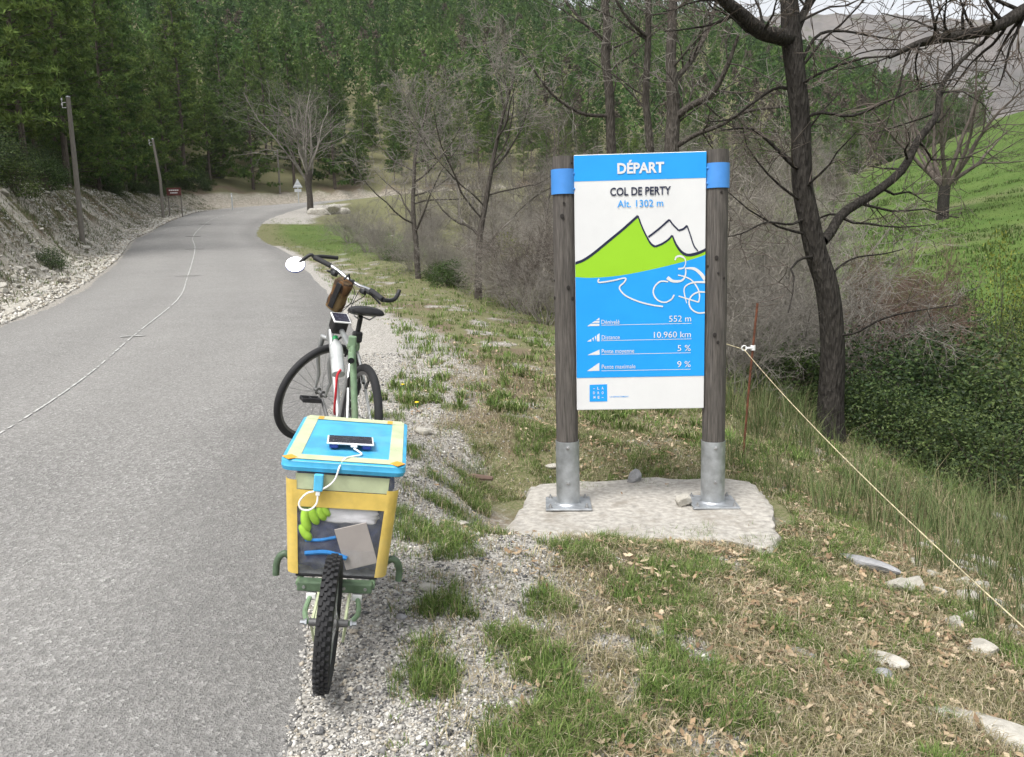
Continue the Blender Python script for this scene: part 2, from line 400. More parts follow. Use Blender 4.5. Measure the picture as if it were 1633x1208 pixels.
# thin surveyed centre line with short cross ticks
simple('line_paint', (.42, .42, .405), .8, var=.25, scale=14, bmp=.05)
cl = spline([at(-160, 820, 4.0)[:2] * 0 + np.array([-3.0, 1.0]), (-3.3, 3.6), (-3.58, 5.45), (-4.05, 7.5), (-4.88, 10.3), (-6.4, 15.5), (-8.35, 20.9), (-12.06, 31.1), (-14.5, 37.3), (-17.0, 45.5), (-18.6, 52), (-19.4, 60)], 420)
idx = np.array([_kd.find((p[0], p[1], 0))[1] for p in cl])
tgc = np.gradient(cl, axis=0); tgc /= np.linalg.norm(tgc, axis=1)[:, None]; nrm = np.stack([tgc[:, 1], -tgc[:, 0]], 1)
V = []
for k, p in enumerate(cl):
    i = idx[k]; q = .5 + ((p - ce_[i]) @ ((re_[i] - le_[i]) / (2 * hw_[i]))) / (2 * hw_[i])
    wv = .0075 + .0012 * math.sin(k * 1.7) + .0002 * max(0, p[1])
    for sgn in (-1, 1):
        pp = p + sgn * wv * nrm[k]; V.append((pp[0], pp[1], road_z(i, q) + .004 + .0003 * p[1]))
Fq = [(2 * k, 2 * k + 1, 2 * k + 3, 2 * k + 2) for k in range(len(cl) - 1) if rnd.random() > .16]
link_mesh('centre_line', np_mesh('centre_line', np.array(V), np.array(Fq)), 'line_paint', road)
for (yy, hwid) in ((20.9, .32), (31.0, .34), (10.3, .15), (37.3, .34), (45.5, .34)):
    k = int(np.argmin(np.abs(cl[:, 1] - yy))); p = cl[k]; i = idx[k]
    q = .5 + ((p - ce_[i]) @ ((re_[i] - le_[i]) / (2 * hw_[i]))) / (2 * hw_[i]); z = road_z(i, q) + .007 + .0003 * p[1]
    d2 = tgc[k] * (.025 + .0015 * yy); n2_ = nrm[k] * hwid
    MB().poly([(*(p - n2_ - d2), z), (*(p + n2_ - d2), z), (*(p + n2_ + d2), z), (*(p - n2_ + d2), z)]).build('survey_tick', 'line_paint', road)

# ------------------------------------------------------------------ distant hill
xs = np.linspace(-250, 1500, 150); ts = np.linspace(0, 1, 60)
gx, gt = np.meshgrid(xs, ts); gy = 620 + 420 * gt
ridge = np.interp(gx, [-250, 300, 420, 560, 640, 800, 1000, 1500], [150, 262, 262, 250, 228, 212, 190, 120])
gz = -20 + (ridge + 20) * np.sin(np.minimum(gt, 1) * PI * .62) / math.sin(PI * .62) ** 0 + (fbm(gx, gy, .012, 5) - .5) * 46 * np.sin(gt * PI * .5)
V = np.stack([gx.ravel(), gy.ravel(), gz.ravel()], 1); nx = 150
I = (np.arange(59)[:, None] * nx + np.arange(nx - 1)[None]).ravel()
m, t, b = nmat('distant_hill_mat', 1, 0, 0)
geo = t.nodes.new('ShaderNodeNewGeometry'); pos = geo.outputs['Position']
c = mixc(t, ramp(t, noise(.02, 8., .7), [(.35, (0, 0, 0)), (.6, (1, 1, 1))]), (.10, .098, .095), (.17, .155, .145))
c = mixc(t, ramp(t, noise(.035, 8., .75), [(.55, (0, 0, 0)), (.66, (1, 1, 1))]), c, (.075, .085, .05))
c = mixc(t, ramp(t, noise(.07, 8., .75), [(.60, (0, 0, 0)), (.72, (1, 1, 1))]), c, (.33, .29, .25))
t.links.new(c, b.inputs['Base Color'])
o = link_mesh('distant_hill', np_mesh('distant_hill', V, np.stack([I, I + 1, I + nx + 1, I + nx], 1)), m, smooth=True); o['kind'] = 'structure'

# ------------------------------------------------------------------ plain materials of the things
simple('concrete', (.36, .34, .305), .9, var=.2, scale=26, bmp=.7, dirt=(.235, .21, .175))
simple('old_wood', (.088, .079, .071), .85, var=.35, scale=16, bmp=.55, stretch=(9, 9, .5), dirt=(.04, .035, .031))
simple('wood_knot', (.02, .017, .015), .8)
simple('galvanised', (.42, .44, .46), .45, .75, var=.14, scale=18, bmp=.06)
simple('bolt_steel', (.38, .38, .38), .4, .8, var=.15)
simple('band_blue', (.06, .24, .62), .4, var=.08, scale=5, bmp=.03)
simple('print_blue', (.012, .30, .76), .42, var=.04, scale=3, bmp=.02)
simple('print_white', (.64, .645, .65), .42, var=.03, scale=3, bmp=.02)
simple('print_green', (.27, .54, .016), .42, var=.03, scale=3, bmp=.02)
simple('print_navy', (.012, .016, .045), .42, var=.05, bmp=.02)
simple('panel_edge', (.5, .5, .5), .4, .5)
simple('rubber', (.022, .022, .024), .75, var=.2, scale=40, bmp=.15)
simple('black_plastic', (.018, .018, .02), .45, var=.2, scale=40)
simple('saddle_black', (.016, .016, .018), .5, var=.2, scale=60, bmp=.2)
simple('frame_silver', (.36, .37, .37), .35, .55, var=.1, scale=8, bmp=.02)
simple('chrome', (.72, .72, .73), .16, .95, var=.05, bmp=0)
simple('spoke_steel', (.33, .33, .33), .4, .7, bmp=0)
simple('rim_alloy', (.13, .13, .13), .4, .4, bmp=0)
simple('mirror_glass', (.72, .73, .75), .05, 1.0, var=0.0, bmp=0)
simple('blue_plastic', (.02, .04, .22), .4)
simple('trailer_green', (.165, .25, .15), .5, var=.15, scale=25, bmp=.08, dirt=(.14, .15, .1))
simple('dark_green_tube', (.085, .13, .08), .5, var=.2, scale=25)
simple('lid_blue', (.065, .38, .64), .35, var=.12, scale=11, bmp=.08, dirt=(.14, .42, .60))
simple('tape_green', (.47, .52, .33), .5, var=.10, scale=14, bmp=.2, dirt=(.50, .50, .36))
simple('tape_yellow', (.68, .49, .12), .5, var=.10, scale=14, bmp=.2, dirt=(.55, .42, .16))
simple('tape_orange', (.74, .33, .04), .5, var=.1, scale=9)
simple('cable_white', (.8, .8, .78), .45, var=.03)
simple('solar_cell', (.028, .028, .045), .25, var=.2, scale=50, bmp=.02)
simple('navy_cloth', (.022, .034, .11), .9, var=.4, scale=18, bmp=.5)
simple('glove_green', (.33, .55, .06), .95, var=.1, scale=40, bmp=.3)
simple('blue_strap', (.02, .16, .42), .6, var=.2)
simple('bag_white', (.62, .61, .64), .6, var=.08, scale=12, bmp=.3)
simple('card_grey', (.36, .325, .31), .85, var=.05, scale=12)
simple('adapter_blue', (.10, .46, .72), .4, var=.05)
simple('bottle_plastic', (.46, .48, .48), .25, var=.1, scale=12)
simple('cap_green', (.02, .33, .10), .4)
simple('lock_red', (.45, .02, .03), .4)
simple('rust', (.115, .042, .022), .85, var=.35, scale=30, bmp=.4)
simple('rope_yellow', (.48, .42, .27), .7, var=.3, scale=25)
simple('insulator_white', (.75, .75, .75), .4, var=.03)
simple('pole_wood', (.17, .155, .135), .9, var=.2, scale=12, stretch=(6, 6, .6), bmp=.3)
simple('brown_paint', (.10, .03, .025), .6, var=.15)
simple('sign_back', (.40, .42, .43), .5, .4, var=.1)
m, t, b = nmat('bag_plaid', .85, 0, .1)
tc = t.nodes.new('ShaderNodeTexCoord')
ck = N(t, 'ShaderNodeTexChecker', Scale=17.0); ck.inputs[1].default_value = (.12, .065, .032, 1); ck.inputs[2].default_value = (.052, .036, .026, 1)
t.links.new(tc.outputs['Object'], ck.inputs[0])
nz = N(t, 'ShaderNodeTexNoise', Scale=11.0, Detail=4.0); t.links.new(tc.outputs['Object'], nz.inputs['Vector'])
t.links.new(mixc(t, ramp(t, nz.outputs[0], [(.45, (0, 0, 0)), (.65, (1, 1, 1))]), ck.outputs[0], (.20, .14, .07)), b.inputs['Base Color']); bump(t, b, nz.outputs[0], .5, .01)
m, t, b = nmat('clear_plastic', .22, 0, .5)       # milky clear bin walls
b.inputs['Base Color'].default_value = (.62, .64, .66, 1); b.inputs['Alpha'].default_value = .13
nz = N(t, 'ShaderNodeTexNoise', Scale=14.0, Detail=4.0); t.links.new(ramp(t, nz.outputs[0], [(.3, (.08,) * 3), (.8, (.24,) * 3)]), b.inputs['Alpha'])
def stone_mat(name, c, lo):
    m, t, b = nmat(name, .9, 0, .2)
    tc = t.nodes.new('ShaderNodeTexCoord'); oi = t.nodes.new('ShaderNodeObjectInfo')
    nz = N(t, 'ShaderNodeTexNoise', Scale=9.0, Detail=7.0, Roughness=.7); t.links.new(tc.outputs['Object'], nz.inputs['Vector'])
    cc = ramp(t, nz.outputs[0], [(.3, lo), (.7, c)])
    t.links.new(cc, b.inputs['Base Color']); bump(t, b, nz.outputs[0], .7, .02)
stone_mat('limestone', (.52, .50, .45), (.30, .28, .24)); stone_mat('grey_stone', (.36, .36, .37), (.2, .2, .2))

# ------------------------------------------------------------------ concrete slab
def slab():
    P = [(795, 858), (812, 838), (835, 800), (850, 775), (900, 768), (1000, 764), (1100, 762), (1190, 766), (1215, 785), (1228, 800), (1236, 840), (1245, 858), (1222, 876), (1150, 862), (1050, 860), (960, 856), (880, 862), (830, 866)]
    out = []
    for px, py in P:
        v = ray(px, py); k = (SZ - CP[2]) / v[2]; out.append(CP + v * k)
    out = spline(out + out[:1], 90)[:-1]
    n = len(out); rs = np.random.default_rng(3)
    ctr = out.mean(0); MBx = MB(); V = []
    rings = [(1.02, -.16), (1.005, -.02), (.985, -.004), (.94, .002), (.6, .003), (.25, .002)]
    for k, (f, dz) in enumerate(rings):
        for p in out:
            q = ctr + (p - ctr) * f
            jit = rs.normal(0, .008, 2) if k < 3 else (0, 0)
            V.append((q[0] + jit[0], q[1] + jit[1], SZ + dz + .012 * (float(vnoise(q[0], q[1], 5)) - .5) + (rs.normal(0, .004) if k < 3 else 0)))
    Fs = [(k * n + j, k * n + (j + 1) % n, (k + 1) * n + (j + 1) % n, (k + 1) * n + j) for k in range(len(rings) - 1) for j in range(n)]
    Fs.append(tuple(range((len(rings) - 1) * n, len(rings) * n)))
    o = MBx.add(V, Fs).build('concrete_slab', 'concrete', None, True)
    tag(o, 'pale rough concrete slab carrying the two sign posts', 'slab')
slab()

# ------------------------------------------------------------------ sign
YAW = R(-2.6)
SG = empty('information_sign', (SLAB[0] + .02, 4.86, SZ + .006), (0, 0, YAW))
tag(SG, 'blue and white cycling climb sign on two weathered wooden posts', 'sign')
SGi = (Matrix.Translation(SG.location) @ Matrix.Rotation(YAW, 4, 'Z')).inverted()
PF = -.045                                        # local depth of the panel's front face
_n = np.array([math.sin(YAW), -math.cos(YAW), 0]) # front normal
_p0 = np.array(SG.location) + _n * (-PF)
def S(px, py):
    v = ray(px, py); k = ((_p0 - CP) @ _n) / (v @ _n); q = SGi @ Vector(CP + v * k); return q.x, q.z
def z3(x, y): return S(860 + x / 3.897, 230 + y / 3.897)      # enlarged view of the upper panel
def z6(x, y): return S(900 + x / 6.7125, 480 + y / 6.7125)    # enlarged view of the lower panel
xL, zT = S(897, 250); xR_, zT2 = S(1146, 241); HP = (zT + zT2) / 2
px0 = S(905, 700)[0]; px1 = S(1140, 700)[0]
for k, cx in enumerate((px0, px1)):
    V = []; n = 28; hs_ = np.linspace(.02, HP + (.0 if k == 0 else .012), 14)
    rs = np.random.default_rng(20 + k)
    prof = 1 + .03 * rs.normal(0, 1, n)
    for h in hs_:
        for j in range(n):
            a = 2 * PI * j / n; rr = (.0705 - .0012 * h) * (.985 + .3 * (prof[j] - 1)) + .0006 * rs.normal()
            if k == 0 and abs(a - 1.48 * PI) < .1: rr -= .007       # long drying crack
            V.append((cx + rr * math.cos(a), rr * math.sin(a), h))
    Fs = [(i * n + j, i * n + (j + 1) % n, (i + 1) * n + (j + 1) % n, (i + 1) * n + j) for i in range(13) for j in range(n)] + [tuple(range(13 * n, 14 * n))]
    post = MB().add(V, Fs).build('post', 'old_wood', SG, True)
    kn = [(141, 450, 12), (152, 368, 7), (180, 892, 11), (95, 958, 9), (208, 960, 10), (203, 118, 5), (87, 850, 5)] if k == 0 else [(1096, 708, 12), (1128, 300, 7), (1107, 802, 7), (1147, 832, 7), (1085, 1185, 12), (1046, 760, 7), (1105, 1230, 9)]
    for (zx, zy, rr) in kn:
        x, z = z3(zx, zy); dx = max(-.066, min(.066, x - cx)); yy = -math.sqrt(.0712 ** 2 - dx * dx)
        r1 = rr / 1040; a = math.atan2(dx, -yy)
        MB().lathe([(r1, -.004), (r1, .001), (r1 * .5, .0018)], n=10).xf(lambda p: Matrix.Rotation(a, 3, 'Z') @ (Matrix.Rotation(PI / 2, 3, 'X') @ Vector((p.x, p.y * 1.3, p.z))) + Vector((cx + dx, yy, z))).build('knot', 'wood_knot', post)
    zs = S(905 if k == 0 else 1140, 705)[1]
    sv = MB().lathe([(.0735, .008), (.0735, zs), (.0705, zs)], (cx, 0, 0), n=32, cap=False).build('steel_sleeve', 'galvanised', SG, True)
    MB().box((cx, 0, .006), (.285, .27, .012), bev=.003).build('base_plate', 'galvanised', sv)
    MB().lathe([(.083, .012), (.079, .016), (.0745, .022)], (cx, 0, 0), n=32, cap=False).build('weld_bead', 'galvanised', sv, True)
    for zz in (zs - .035, zs * .38):
        MB().lathe([(.013, 0), (.013, .004), (.008, .005), (.008, .013), (.004, .014)], n=6).xf(lambda p: Vector((cx + p.x, -.073 - p.z, zz + p.y))).build('bolt', 'bolt_steel', sv)
    for sx in (-1, 1):
        for sy in (-1, 1):
            MB().lathe([(.014, .012), (.014, .015), (.010, .015), (.010, .026), (.005, .026), (.005, .038)], (cx + sx * .112, sy * .105, 0), n=6).build('anchor_nut', 'bolt_steel', sv)
    # wrapped blue bracket
    za, zb = S(897, 310)[1], S(897, 270)[1]
    if k == 1: za, zb = S(1147, 300)[1], S(1147, 260)[1]
    V = []; n = 26
    for zz in (za, zb):
        for rr in (.0722, .0752):
            for j in range(n):
                a = PI + PI * j / (n - 1) if False else (PI * 1.0 + PI * j / (n - 1))
                V.append((cx + rr * math.cos(a), rr * math.sin(a), zz))
    g = lambda i, rr, j: (i * 2 + rr) * n + j
    Fs = []
    for j in range(n - 1):
        Fs += [(g(0, 1, j), g(0, 1, j + 1), g(1, 1, j + 1), g(1, 1, j)), (g(0, 0, j + 1), g(0, 0, j), g(1, 0, j), g(1, 0, j + 1)), (g(1, 0, j), g(1, 1, j), g(1, 1, j + 1), g(1, 0, j + 1)), (g(0, 1, j), g(0, 0, j), g(0, 0, j + 1), g(0, 1, j + 1))]
    br = MB().add(V, Fs).build('bracket', 'band_blue', SG, True)
    sx = 1 if k == 0 else -1
    for zz in (za + .028, zb - .028):
        a = PI * 1.5 + sx * .95
        MB().lathe([(.008, 0), (.007, .004), (.003, .006)], n=10).xf(lambda p: Matrix.Rotation(a + PI / 2, 3, 'Z') @ Vector((p.x, -p.z - .0752, p.y)) + Vector((cx, 0, zz))).build('rivet', 'band_blue', br)
pL, pR = S(917.5, 450)[0], S(1124.5, 450)[0]; pB = S(1021, 653)[1]; pT = HP + .004
MB().box(((pL + pR) / 2, PF + .011, (pB + pT) / 2), (pR - pL, .022, pT - pB), bev=.004)
panel = MB().box(((pL + pR) / 2, PF + .0125, (pB + pT) / 2), (pR - pL, .025, pT - pB), bev=.004).build('panel', 'print_white', SG)
LAY = [0]
def sheet(name, pts, mat, lift):
    P = [(x, PF - lift, z) for x, z in pts]
    return MB().poly(P).build(name, mat, panel, fix=False)
def clampx(P): return [(min(max(x, pL + .001), pR - .001), min(max(z, pB + .002), pT - .004)) for x, z in P]
def ribbon(name, pts, wpx, mat, lift, n=40, taper=None):
    """printed stroke: a smooth band through points given on the panel"""
    P = spline([(*q,) for q in pts], n) if n else np.array(pts, float)
    T = np.gradient(P, axis=0); T /= np.linalg.norm(T, axis=1)[:, None] + 1e-9
    Nn = np.stack([-T[:, 1], T[:, 0]], 1); ww = wpx / 1045 / 2 * (np.ones(len(P)) if taper is None else np.interp(np.linspace(0, 1, len(P)), np.linspace(0, 1, len(taper)), taper))
    A = clampx(P + Nn * ww[:, None]); B = clampx(P - Nn * ww[:, None])
    V = [(x, PF - lift, z) for x, z in A] + [(x, PF - lift, z) for x, z in B]; k = len(P)
    return MB().add(V, [(i, i + 1, k + i + 1, k + i) for i in range(k - 1)]).build(name, mat, panel, fix=False)
zb0 = z3(628, 222)[1]
sheet('header_band', [(pL + .0005, zb0), (pR - .0005, zb0), (pR - .0005, pT - .004), (pL + .0005, pT - .004)], 'print_blue', .0012)
ridge1 = [z3(*q) for q in [(222, 742), (275, 722), (340, 678), (430, 604), (520, 530), (613, 447)]]
ridge2 = [z3(*q) for q in [(613, 447), (640, 520), (672, 585), (695, 622), (720, 638)]]
ridge3 = [z3(*q) for q in [(720, 638), (760, 622), (800, 596), (826, 568)]]
ridge4 = [z3(*q) for q in [(826, 568), (850, 625), (885, 672), (925, 690), (980, 680), (1040, 655)]]
low = [z3(*q) for q in [(222, 828), (330, 832), (500, 818), (700, 780), (900, 731), (1040, 688)]]
rr = [tuple(q) for rg, n in ((ridge1, 20), (ridge2, 12), (ridge3, 10), (ridge4, 20)) for q in spline(rg, n)]
lw = [tuple(q) for q in spline(low, 24)]
rr[0] = (pL + .001, rr[0][1]); rr[-1] = (pR - .001, rr[-1][1]); lw[0] = (pL + .001, lw[0][1]); lw[-1] = (pR - .001, lw[-1][1])
sheet('green_hill_print', clampx(rr + lw[::-1]), 'print_green', .0014)
zb1 = (z6(135, 830)[1] + z6(1495, 798)[1]) / 2
sheet('blue_field_print', clampx([(pL + .0005, zb1)] + lw + [(pR - .0005, zb1)]), 'print_blue', .0020)
for rg, wd, n in ((ridge1, 17, 24), (ridge3, 13, 14)): ribbon('ridge_line', rg, wd, 'print_navy', .0026, n, [1, .9])
ribbon('ridge_line', ridge2, 12, 'print_navy', .0027, 16, [.7, .8, 1.2])
ribbon('ridge_line', ridge4, 13, 'print_navy', .0027, 24, [.7, 1, 1.3, 1.4, 1.3])
ribbon('far_ridge_line', [z3(*q) for q in [(678, 578), (740, 530), (808, 470)]], 12, 'print_navy', .0024, 14)
ribbon('far_ridge_line', [z3(*q) for q in [(808, 470), (830, 500), (866, 537)]], 9, 'print_navy', .0024, 10)
ribbon('far_ridge_line', [z3(*q) for q in [(866, 537), (895, 528), (918, 507)]], 12, 'print_navy', .0024, 10)
ribbon('far_ridge_line', [z3(*q) for q in [(918, 507), (940, 570), (960, 630), (985, 665)]], 8, 'print_navy', .0024, 14)
ic = [([(843, 722), (852, 702), (880, 697), (905, 715), (908, 745), (895, 770), (863, 776)], 11, [.8, 1, 1.3, .7, .5, .8, 1]),
      ([(905, 772), (960, 775), (1000, 803), (1034, 848)], 17, [.5, 1, 1.2, 1.3]),
      ([(862, 815), (905, 825), (950, 850), (985, 900), (995, 945), (990, 983)], 8, None), ([(990, 983), (940, 968), (865, 945)], 8, None),
      ([(795, 830), (830, 852), (880, 850), (903, 828), (910, 790), (905, 770)], 16, [1.4, 1.1, .8, .6, .5, .4]),
      ([(800, 855), (750, 855), (715, 890), (709, 930), (735, 970), (780, 984), (820, 965), (838, 937)], 9, None),
      ([(1034, 920), (985, 921), (945, 945), (930, 985), (945, 1025), (985, 1049), (1034, 1047)], 9, None),
      ([(1034, 858), (960, 860), (915, 878), (899, 905), (905, 950), (916, 990)], 9, [1.6, 1.1, .9, .8, .8, .5]),
      ([(372, 838), (365, 853), (380, 860), (460, 848), (520, 834), (538, 838), (525, 862), (500, 885), (503, 908), (540, 945), (620, 980), (700, 1000), (768, 1010)], 9, None)]
for q, (P, wd, tp) in enumerate(ic):
    ribbon('road_stroke' if q == 8 else 'cyclist_stroke', [z3(*p) for p in P], wd, 'print_white', .0032 + .0002 * q, 44, tp)
# lettering
def text_mesh(s, bold=0.0):
    cu = bpy.data.curves.new('lettering', 'FONT'); cu.body = s; cu.size = 1; cu.offset = bold; cu.resolution_u = 3
    o = bpy.data.objects.new('lettering', cu); COL.objects.link(o); bpy.context.view_layer.update()
    me = bpy.data.meshes.new_from_object(o.evaluated_get(bpy.context.evaluated_depsgraph_get()))
    bpy.data.objects.remove(o); return me
def bounds(me):
    A = np.empty(len(me.vertices) * 3); me.vertices.foreach_get('co', A); A = A.reshape(-1, 3); return A
CAPH = bounds(text_mesh('H'))[:, 1].max()
def lettering(s, a, b_, h, mat, bold=0.0, lift=.0045):
    """s from baseline point a to b_ (panel metres), capital height h"""
    me = text_mesh(s, bold); A = bounds(me); sx = (b_[0] - a[0]) / (A[:, 0].max() - A[:, 0].min()); sy = h / (CAPH + bold)
    q = (A[:, 0] - A[:, 0].min()) * sx
    out = np.stack([a[0] + q, np.full(len(A), PF - lift), a[1] + A[:, 1] * sy], 1)
    me.vertices.foreach_set('co', out.astype(np.float32).ravel()); me.update()
    return link_mesh('lettering', me, mat, panel)
def hz(px): return px / 268
def lvl(a, b_): z = (a[1] + b_[1]) / 2; return (a[0], z), (b_[0], z)
lettering('DÉPART', *lvl(z3(485, 184), z3(775, 175)), hz(15.8), 'print_white', .034)
lettering('COL DE PERTY', *lvl(z3(440, 322), z3(818, 311)), hz(12.2), 'print_navy', .022)
lettering('Alt. 1302 m', *lvl(z3(485, 395), z3(770, 386)), hz(10.7), 'print_blue', .005)
rows = [('Dénivelé', (397, 250), (590, 246), '552 m', (1120, 226), (1355, 220), (397, 265), (1360, 238)),
        ('Distance', (400, 415), (592, 410), '10.960 km', (958, 398), (1352, 389), (395, 432), (1360, 402)),
        ('Pente moyenne', (400, 562), (747, 555), '5 %', (1210, 538), (1350, 536), (397, 580), (1350, 550)),
        ('Pente maximale', (400, 728), (760, 722), '9 %', (1207, 710), (1350, 708), (397, 755), (1350, 727))]
for a, p, q, v, p2, q2, l0, l1 in rows:
    lettering(a, *lvl(z6(*p), z6(*q)), hz(6.8), 'print_white', .0)
    lettering(v, *lvl(z6(*p2), z6(*q2)), hz(9.7), 'print_white', .0)
    ribbon('rule_line', lvl(z6(*l0), z6(*l1)), 5.2 / 6.7125 * 3.897, 'print_white', .003, 0)
def icon(P): sheet('slope_icon', [z6(*p) for p in P], 'print_white', .003)
icon([(335, 210), (375, 182), (375, 208)]); icon([(293, 238), (325, 217), (375, 216), (375, 236)]); icon([(243, 272), (283, 246), (375, 245), (375, 269)])
icon([(243, 437), (288, 407), (288, 436)]); icon([(297, 402), (314, 390), (314, 435)]); icon([(324, 384), (341, 372), (341, 435)]); icon([(350, 366), (376, 348), (376, 434), (350, 434)])
icon([(245, 582), (375, 523), (377, 578)]); icon([(243, 752), (374, 662), (375, 749)])
sheet('logo_square', [z6(270, 900), z6(270, 1080), z6(460, 1077), z6(457, 893)], 'print_blue', .0015)
for ch, cx, by in (('-', 318, 950), ('L', 363, 950), ('A', 408, 948), ('D', 318, 999), ('R', 365, 999), ('O', 409, 998), ('M', 322, 1046), ('E', 367, 1046), ('-', 410, 1044)):
    hwid = 10
    lettering(ch, z6(cx - hwid, by), z6(cx + hwid, by), hz(4.3), 'print_white', .02, .0028)
lettering('LE DÉPARTEMENT', *lvl(z6(485, 1036), z6(688, 1030)), hz(2.0), 'print_blue', .01, .0015)

# ------------------------------------------------------------------ bicycle
rear = at(557, 705, 4.05); front = at(494, 640, 4.97)
rc = Vector((rear[0], 4.05, float(zr(4.05)) + .045)); hv = Vector((front[0] - rear[0], .92, 0)).normalized()
LEAN = R(9)
BM = Matrix.Translation(rc) @ Matrix.Rotation(math.atan2(hv.y, hv.x), 4, 'Z') @ Matrix.Rotation(-math.atan(.055), 4, 'Y') @ Matrix.Rotation(LEAN, 4, 'X')
def root(name, Mw):
    o = empty(name); o.location = Mw.to_translation(); o.rotation_euler = Mw.to_euler(); o.scale = Mw.to_scale(); return o
BK = tag(root('bicycle', BM), 'silver touring bicycle with black saddle and front wheel turned right', 'bicycle')
STA = Vector((.845, 0, .88)); STU = Vector((-.326, 0, .945)).normalized(); STM = Matrix.Rotation(R(-61), 3, STU)
def steer(p): return STM @ (Vector(p) - STA) + STA
WR = .345
def wheel(name, c, xf, parent, tyre_r=.021, R_=WR, spokes=32, hubw=.05):
    ident = xf or (lambda p: p)
    w_ = MB().torus(c, R_ - tyre_r, tyre_r, n=72, m=12).xf(ident).build('tyre', 'rubber', None, True)
    rim = MB()
    n = 60; V = []
    for i in range(n):
        a = 2 * PI * i / n
        for (rr, yy) in ((R_ - .036, -.011), (R_ - .036, .011), (R_ - .055, .007), (R_ - .055, -.007)):
            V.append((c[0] + rr * math.cos(a), c[1] + yy, c[2] + rr * math.sin(a)))
    Fs = [(i * 4 + j, i * 4 + (j + 1) % 4, ((i + 1) % n) * 4 + (j + 1) % 4, ((i + 1) % n) * 4 + j) for i in range(n) for j in range(4)]
    holder = empty(name) if False else None
    hub = MB().lathe([(.012, -.055), (.012, -hubw / 2 - .006), (.024, -hubw / 2), (.024, -hubw / 2 + .004), (.013, -hubw / 2 + .01), (.013, hubw / 2 - .01), (.024, hubw / 2 - .004), (.024, hubw / 2), (.012, hubw / 2 + .006), (.012, .055)], c, 'y', 16).xf(ident).build(name, 'rim_alloy', parent, True)
    w_.parent = hub
    rim.add(V, Fs).xf(ident).build('rim', 'rim_alloy', hub, True)
    sp_ = MB()
    for i in range(spokes):
        a = 2 * PI * i / spokes; sd_ = 1 if i % 2 else -1; a2 = a + (.5 if (i // 2) % 2 else -.5)
        sp_.tube([(c[0] + .022 * math.cos(a2), c[1] + sd_ * hubw / 2, c[2] + .022 * math.sin(a2)), (c[0] + (R_ - .05) * math.cos(a), c[1], c[2] + (R_ - .05) * math.sin(a))], .0012, 4)
    sp_.xf(ident).build('spokes', 'spoke_steel', hub)
    return hub
wheel('rear_wheel', (0, 0, WR), None, BK)
wheel('front_wheel', (1.05, 0, WR), steer, BK)
BBp = Vector((.44, 0, .285))
fr = MB()
fr.tube([(.44, 0, .285), (.285, 0, .745)], .0165, 12).tube([(.30, 0, .70), (.83, 0, .85)], .016, 12).tube([(.885, 0, .765), (.44, 0, .285)], .019, 12)
fr.tube([(.838, 0, .90), (.897, 0, .73)], .021, 14)
fr.lathe([(.022, -.035), (.022, .035)], (.44, 0, .285), 'y', 14)
for s in (-1, 1):
    fr.tube([(0, s * .066, WR), (.12, s * .06, .325), (.42, s * .028, .29)], [.0085, .01, .011], 8)
    fr.tube([(0, s * .066, WR), (.20, s * .04, .60), (.29, s * .015, .725)], .0075, 8)
fr.build('frame', 'frame_silver', BK, True)
MB().lathe([(.0225, -.005), (.0225, .005)], (.44, 0, .285), 'y', 14)
sp1 = MB().tube([(.30, 0, .70), (.238, 0, .915)], .0135, 12).build('seat_post', 'black_plastic', BK, True)
MB().tube([(.289, 0, .735), (.282, 0, .76)], .0215, 14).build('seat_clamp', 'black_plastic', sp1, True)
# saddle: lofted from broad rear to nose
sec = [(-.125, .055, .955, .012), (-.115, .088, .972, .034), (-.07, .098, .978, .046), (-.02, .075, .972, .05), (.04, .042, .966, .05), (.10, .026, .962, .045), (.145, .02, .955, .034), (.158, .008, .945, .014)]
V = []; n = 16
for (x, hw2, zt, th) in sec:
    for j in range(n):
        a = 2 * PI * j / n; cy, cz = math.cos(a), math.sin(a)
        yy = hw2 * math.copysign(abs(cy) ** .7, cy); zz = (zt - th / 2) + th / 2 * math.copysign(abs(cz) ** .6, cz) - .3 * yy * yy / .1 * .35
        V.append((.222 + x, yy, zz))
Fs = [(i * n + j, i * n + (j + 1) % n, (i + 1) * n + (j + 1) % n, (i + 1) * n + j) for i in range(len(sec) - 1) for j in range(n)] + [tuple(range(n)), tuple(range((len(sec) - 1) * n, len(sec) * n))]
sa = MB().add(V, Fs).build('saddle', 'saddle_black', BK, True)
rl = MB()
for s in (-1, 1): rl.tube([(.12, s * .05, .935), (.17, s * .03, .905), (.29, s * .022, .908), (.36, s * .012, .935)], .0038, 6)
rl.build('saddle_rails', 'spoke_steel', sa, True)
# fork, stem, bars turn with the wheel
fk = MB()
crown = STA + STU * -.20
fk.tube([STA + STU * -.15, crown + STU * .02], .018, 12)
fk.tube([crown + Vector((0, -.058, 0)), crown + Vector((0, 0, .012)), crown + Vector((0, .058, 0))], .016, 10)
for s in (-1, 1):
    fk.tube([crown + Vector((0, s * .056, .01)), crown + Vector((.03, s * .058, -.12)), (1.03, s * .056, .44), (1.05, s * .05, WR - .01)], [.0165, .0155, .011, .008], 10)
fk.xf(steer).build('fork', 'frame_silver', BK, True)
HB = Vector((.885, 0, 1.085))
MB().tube([STA + STU * .0, STA + STU * .205], .0135, 12).tube([STA + STU * .195, HB], [.018, .017], 12).xf(steer).build('stem', 'black_plastic', BK, True)
barP = [(.825, -.315, 1.10), (.85, -.20, 1.105), (.878, -.11, 1.095), (.885, -.05, 1.086), (.885, .05, 1.086), (.878, .11, 1.095), (.85, .20, 1.105), (.825, .315, 1.10)]
